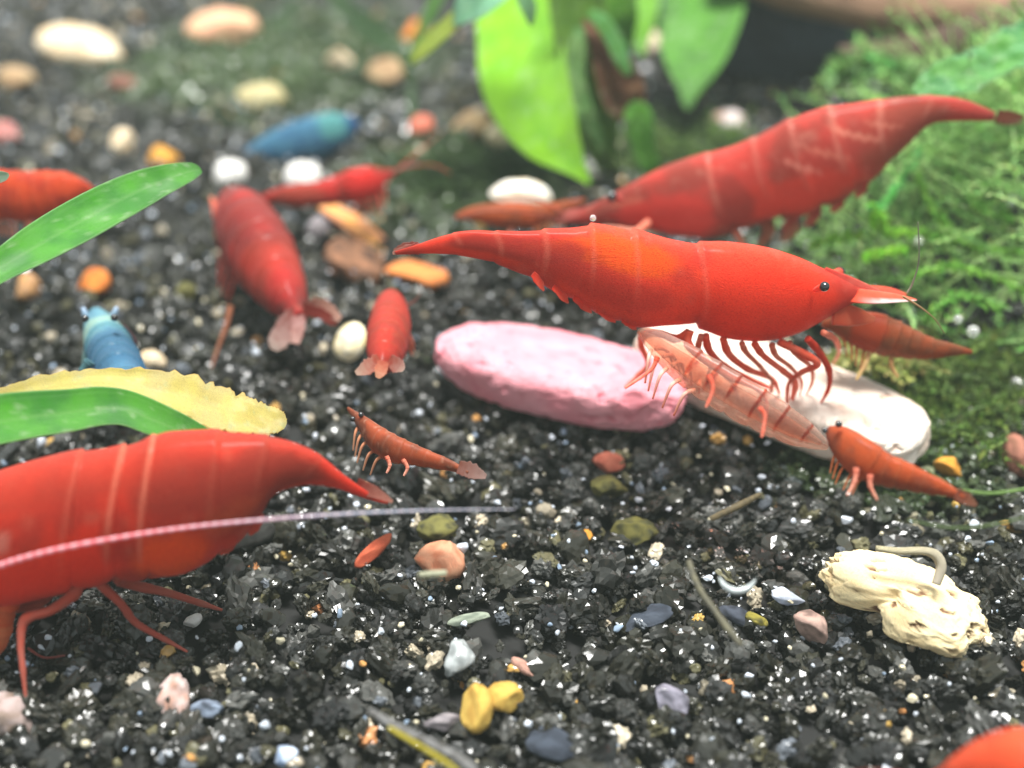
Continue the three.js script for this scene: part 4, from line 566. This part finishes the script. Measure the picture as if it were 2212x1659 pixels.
// ---------------------------------------------------------------- moss
const leaflet = new THREE.OctahedronGeometry(1, 0).scale(0.34, 0.16, 1).translate(0, 0, 0.8);
const mossMat = new THREE.MeshPhysicalMaterial({ color: 0xffffff, roughness: 0.9, specularIntensity: 0.3, transmission: 0.5 });
const strandMat = phys({ roughness: 0.85, transmission: 0.3 });
function moss(label, seed, fronds, root, { len = [4, 8], rise = 0.7, tone = [S(132, 185, 95), S(200, 236, 150)], strands = [], size = 0.22 } = {}) {
  const r = rng(seed), c0 = root(0.5, 0.5, r), o = thing('moss_clump', label, 'moss', V(c0.x, 0, c0.z)), mats = [], cols = [], stems = [], q = new THREE.Quaternion();
  for (let f = 0; f < fronds; f++) {
    const p = root(r(), r(), r), a = r() * 6.283, l = lerp(len[0], len[1], r()) * mm, out = V(Math.cos(a), 0, Math.sin(a)), pts = [], n = 7; let d = out.clone().multiplyScalar(0.7 + 0.6 * r()).add(V(0, rise * (0.4 + r()), 0)).normalize(), s = p.clone();
    const tone1 = mixc(tone[0], tone[1], Math.pow(r(), 1.4)), dull = 0.55 + 0.45 * r();
    for (let k = 0; k < n; k++) {
      pts.push([s.x, s.y, s.z, lerp(0.06, 0.035, k / n) * mm]);
      for (let z = 0; z < 7; z++) {
        const w = V(r() - 0.5, r() - 0.3, r() - 0.5).normalize().addScaledVector(d, 0.7).normalize(), k2 = size * (0.6 + 0.6 * r()) * mm;
        mats.push(new THREE.Matrix4().compose(s.clone().addScaledVector(d, l / n * z / 7), q.setFromUnitVectors(V(0, 0, 1), w).clone(), V(k2, k2, k2)));
        cols.push(new THREE.Color(...tone1.map((v) => v * dull * (0.8 + 0.4 * r()))));
      }
      s = s.clone().addScaledVector(d, l / n); d = d.addScaledVector(V(r() - 0.5, r() - 0.62, r() - 0.5), 0.5).normalize();
      s.y = Math.max(s.y, 0.2 * mm);
    }
    stems.push(tube(pts, 9, 4, () => tone1));
  }
  for (const st of strands) spline(W3(st.p), 70).forEach((v, i, all) => {   // the tiny leaves that clothe the long strands
    const d = V(all[Math.min(69, i + 1)][0] - all[Math.max(0, i - 1)][0], all[Math.min(69, i + 1)][1] - all[Math.max(0, i - 1)][1], all[Math.min(69, i + 1)][2] - all[Math.max(0, i - 1)][2]).normalize();
    for (let z = 0; z < 4; z++) { const w = V(r() - 0.5, r() - 0.5, r() - 0.5).normalize().addScaledVector(d, 0.9).normalize(), k2 = (0.14 + 0.14 * r()) * mm; mats.push(new THREE.Matrix4().compose(V(v[0], v[1], v[2]), q.setFromUnitVectors(V(0, 0, 1), w).clone(), V(k2, k2, k2))); cols.push(new THREE.Color(...st.c.map((c) => Math.min(0.9, c * (0.9 + 0.4 * r()))))); }
  });
  const im = new THREE.InstancedMesh(leaflet, mossMat, mats.length); mats.forEach((m, i) => { m.elements[12] -= c0.x; m.elements[14] -= c0.z; im.setMatrixAt(i, m); im.setColorAt(i, cols[i]); });
  im.name = 'leaflets'; im.userData.kind = 'stuff'; im.castShadow = im.receiveShadow = true; o.add(im);
  if (stems.length) part('stems', mergeGeometries(stems), strandMat, o).userData.kind = 'stuff';
  for (const s of strands) part('strand', tube(W3(s.p), 40, 7, (t, j) => mixc(s.c, S(120, 170, 60), clamp(0.5 + fbm(t * 9, j, seed, 3)) * 0.6), (t) => 0.5 + 0.25 * fbm(t * 20 + seed, 1, 1, 2)), strandMat, o);
}
const lime = S(150, 205, 65), mint = S(130, 205, 120);
const mossC = Py(2290, 560, 0);
moss('thick green moss mound along the right edge behind the bright red shrimp', 51, 1100, (a, b) => { const t = a * 6.283, d = Math.sqrt(b), x = mossC.x + Math.cos(t) * d * 15 * mm, z = mossC.z + Math.sin(t) * d * 14 * mm; return V(x, Math.max(0.2 * mm, (1 - d * d) * 9 * mm), z); }, {
  len: [4, 10],
  strands: [
    { p: [[1745, 532, 66, 5], [1790, 520, 66, 6], [1840, 508, 66, 6], [1882, 502, 66, 6], [1886, 475, 66, 5], [1884, 448, 66, 5]], c: lime },
    { p: [[1884, 450, 66, 5], [1905, 470, 66, 8], [1918, 500, 66, 11], [1950, 502, 66, 8], [2000, 505, 66.5, 5]], c: lime },
    { p: [[1870, 450, 66, 4], [1905, 445, 66, 4.5], [1930, 412, 66.5, 4.5], [1962, 370, 67, 5], [1985, 330, 68, 4]], c: mint },
    { p: [[1980, 370, 67, 7], [2010, 440, 66.5, 8], [2040, 480, 66, 7], [2065, 520, 66, 5]], c: S(120, 175, 60) },
    { p: [[1860, 560, 64, 4], [1905, 545, 64, 5], [1950, 540, 64.5, 4]], c: lime },
    { p: [[1960, 600, 63, 6], [2010, 582, 63, 8], [2060, 575, 63, 9], [2120, 590, 63, 8], [2212, 625, 63, 6]], c: S(120, 175, 60) },
    { p: [[1990, 500, 65, 5], [2060, 515, 65, 5], [2130, 540, 65, 5], [2212, 545, 65, 5]], c: S(115, 170, 60) },
    { p: [[2050, 330, 68, 5], [2080, 400, 67, 6], [2120, 450, 66, 5], [2180, 470, 65, 4]], c: S(110, 165, 60) },
    { p: [[2000, 690, 60, 5], [2040, 650, 60.5, 6], [2090, 640, 61, 5], [2150, 665, 61, 4]], c: S(105, 160, 60) },
  ],
});
const mossB = Py(2330, 350, 0);
moss('green moss climbing at the far upper right below the driftwood', 52, 420, (a, b) => { const t = a * 6.283, d = Math.sqrt(b), x = mossB.x + Math.cos(t) * d * 11 * mm, z = mossB.z + Math.sin(t) * d * 12 * mm; return V(x, Math.max(0.2 * mm, (1 - d * d) * 6 * mm), z); }, { len: [3, 6.5], tone: [S(132, 180, 100), S(202, 236, 160)] });
moss('loose low moss beside the right end of the cream pellet', 53, 190, (a, b) => { const p = Py(lerp(1960, 2230, a), lerp(800, 960, b), 0); return V(p.x, 0.6 * mm, p.z); }, { len: [2.5, 5], rise: 0.35, tone: [S(85, 115, 45), S(140, 170, 70)] });
moss('pale yellow green moss tuft behind the middle of the cream pellet', 54, 46, (a, b) => { const p = Py(lerp(1850, 1930, a), lerp(775, 820, b), 1.2); return V(p.x, lerp(0.8, 2.4, b) * mm, p.z); }, { len: [1.5, 3], rise: 0.4, tone: [S(185, 190, 105), S(215, 215, 140)] });
moss('thin green moss on the gravel between the plant and the far red shrimp', 55, 110, (a, b) => { const p = Py(lerp(1380, 1560, a), lerp(310, 380, b), 0); return V(p.x, 0.6 * mm, p.z); }, { len: [2, 4], rise: 0.3, tone: [S(75, 105, 45), S(130, 165, 70)] });
moss('thin dark green moss on the gravel left of the broad leaved plant', 56, 110, (a, b) => { const p = Py(lerp(890, 1130, a), lerp(360, 430, b), 0); return V(p.x, 0.5 * mm, p.z); }, { len: [2, 4], rise: 0.25, tone: [S(55, 82, 38), S(80, 115, 50)] });
moss('small bright moss sprig standing out against the dark hollow, upper right', 57, 9, (a, b) => { const p = Pd(lerp(1862, 1950, a), lerp(122, 165, a * 0.7 + b * 0.3), 76); return p; }, { len: [2.5, 4], rise: -0.1, tone: [S(130, 180, 100), S(175, 215, 140)], size: 0.5, strands: [{ p: [[1858, 118, 76, 6], [1890, 128, 76, 7], [1930, 140, 76, 6], [1962, 165, 76, 5], [2000, 190, 76, 5], [2060, 230, 77, 5]], c: mint }] });

// ---------------------------------------------------------------- driftwood and the rock that stands for the shaded hollow, top right
{
  const b = Py(1740, 215, 0), g = stoneGeo(901, 24, 7, 0.16, S(78, 92, 110), S(58, 66, 80), 3);  // added rock; its dark slate colour paints the shade of the hollow
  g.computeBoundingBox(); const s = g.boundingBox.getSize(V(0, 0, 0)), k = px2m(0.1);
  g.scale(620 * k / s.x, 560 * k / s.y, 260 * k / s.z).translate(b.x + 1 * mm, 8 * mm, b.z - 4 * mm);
  single('hollow_shade_rock', 'added smooth rock whose dark slate colour stands for the shaded hollow, upper right', 'rock', g, M.stone, V(b.x, 0, b.z));
  const o = thing('driftwood', 'weathered brown driftwood branch across the upper right corner', 'driftwood', V(...W3([[2200, 120, 92, 1]])[0].slice(0, 3)));
  const wood = (c1, c2) => (t, j, p) => mixc(c1, c2, sm(-0.25, 0.3, fbm(t * 3, j * 14, p.x * 120, 4)));
  part('branch', tube(W3([[1540, -90, 88, 40], [1680, -45, 87, 56], [1800, -8, 86, 54], [1920, 16, 85, 56], [2040, 26, 84, 60], [2180, 30, 83, 70], [2330, 20, 82, 80]]), 70, 24, wood(S(185, 145, 115), S(130, 98, 75)), (t) => 1 + 0.2 * fbm(t * 7, 3, 1, 3)), M.wood, o);
  part('twig', tube(W3([[1810, 115, 84, 16], [1870, 122, 83.5, 30], [1940, 118, 83, 36], [2020, 105, 82, 40], [2120, 70, 81, 44], [2240, 40, 80, 50]]), 50, 18, wood(S(125, 98, 78), S(85, 66, 55)), (t) => 1 + 0.25 * fbm(t * 9, 5, 2, 3)), M.wood, o);
}

// ---------------------------------------------------------------- loose stems, threads, bubbles
const rod = (name, label, cat, rows, c1, c2, mat = M.limb) => single(name, label, cat, tube(W3(rows), 50, 8, (t, j) => mixc(c1, c2, clamp(0.5 + fbm(t * 12, j * 2, rows[0][0], 3) * 1.5))), mat, V(...W3(rows)[0].slice(0, 3)));
rod('dead_stem', 'dark dead stem with a pale edge at the bottom edge', 'stem', [[800, 1538, 42.6, 9], [860, 1572, 42, 10], [920, 1602, 41.5, 10], [980, 1632, 41, 11], [1030, 1668, 40.4, 11]], S(150, 150, 150), S(70, 66, 60));
rod('grass_thread', 'yellow green thread beside the dark dead stem at the bottom edge', 'thread', [[840, 1572, 41.8, 5], [880, 1596, 41.4, 6], [920, 1620, 41, 6], [960, 1645, 40.6, 6], [990, 1668, 40.2, 5]], S(190, 175, 50), S(140, 130, 40));
rod('dead_stem', 'thin pale stem bending down through the dark gravel right of centre', 'stem', [[1488, 1212, 46, 7], [1500, 1250, 45.6, 7], [1522, 1290, 45.2, 7], [1548, 1325, 44.8, 7], [1572, 1358, 44.4, 8], [1600, 1395, 44, 6]], S(125, 120, 95), S(90, 88, 78));
rod('dead_stem', 'short brown stem lying on the gravel below the cream pellet', 'stem', [[1535, 1122, 48, 7], [1570, 1105, 48, 8], [1610, 1085, 48.2, 8], [1642, 1068, 48.4, 5]], S(120, 105, 75), S(80, 72, 55));
rod('moss_thread', 'thin green thread running to the right edge below the orange young shrimp', 'thread', [[2080, 1058, 45.5, 3], [2130, 1066, 45.5, 4], [2180, 1062, 45.5, 4], [2260, 1048, 45.5, 3]], S(120, 150, 80), S(90, 120, 60));
rod('moss_thread', 'lower thin green thread at the right edge above the cream lump', 'thread', [[1960, 1124, 44.5, 3], [2050, 1140, 44, 4], [2130, 1136, 43.8, 4], [2250, 1110, 43.6, 3]], S(80, 100, 50), S(65, 80, 45));
rod('pale_bar', 'short pale bar lying below the peach angular pebble, above the greenish bar', 'stick', [[905, 1242, 44.6, 6], [935, 1240, 44.6, 8], [965, 1238, 44.6, 7]], S(190, 190, 160), S(150, 150, 130));
M.bubble = new THREE.MeshPhysicalMaterial({ color: 0xffffff, roughness: 0.04, transmission: 0.8, thickness: 0.001, ior: 1.33 });
for (const [label, px, py, D, r] of [['tiny bright air bubble on the dark thin stem beside the right broad leaf', 1490, 202, 89, 13], ['tiny air bubble on the back of the bright red shrimp', 1281, 471, 53, 7], ['tiny air bubble among the moss strands right of the far shrimp', 1984, 521, 64, 10], ['air bubble in the moss at the right edge', 2186, 430, 66, 15], ['air bubble in the moss right of the bright shrimp head', 2102, 716, 58, 14], ['second air bubble in the moss just above the first, right of the bright shrimp head', 2070, 690, 58, 10]]) {
  const p = Pd(px, py, D); single('air_bubble', label, 'bubble', new THREE.SphereGeometry(r * px2m(D * mm), 24, 16).translate(p.x, p.y, p.z), M.bubble, p);
}

// ---------------------------------------------------------------- the lamp over the tank
{
  const o = thing('aquarium_lamp', 'slim white aquarium lamp bar hanging over the tank, outside the picture', 'lamp', LAMP.at); o.lookAt(LAMP.aim.clone());
  const put = (name, g, m) => { const q = new THREE.Mesh(g, m); q.name = name; o.add(q); };
  put('housing', new THREE.BoxGeometry(LAMP.w + 0.02, LAMP.h + 0.02, 0.014).translate(0, 0, -0.012), new THREE.MeshStandardMaterial({ color: 0xcccccc, roughness: 0.5 }));
  put('glowing_panel', new THREE.BoxGeometry(LAMP.w, LAMP.h, 0.002).translate(0, 0, -0.0035), new THREE.MeshStandardMaterial({ color: 0xffffff, emissive: 0xffffff, emissiveIntensity: 2 }));
}
renderer.render(scene, camera);
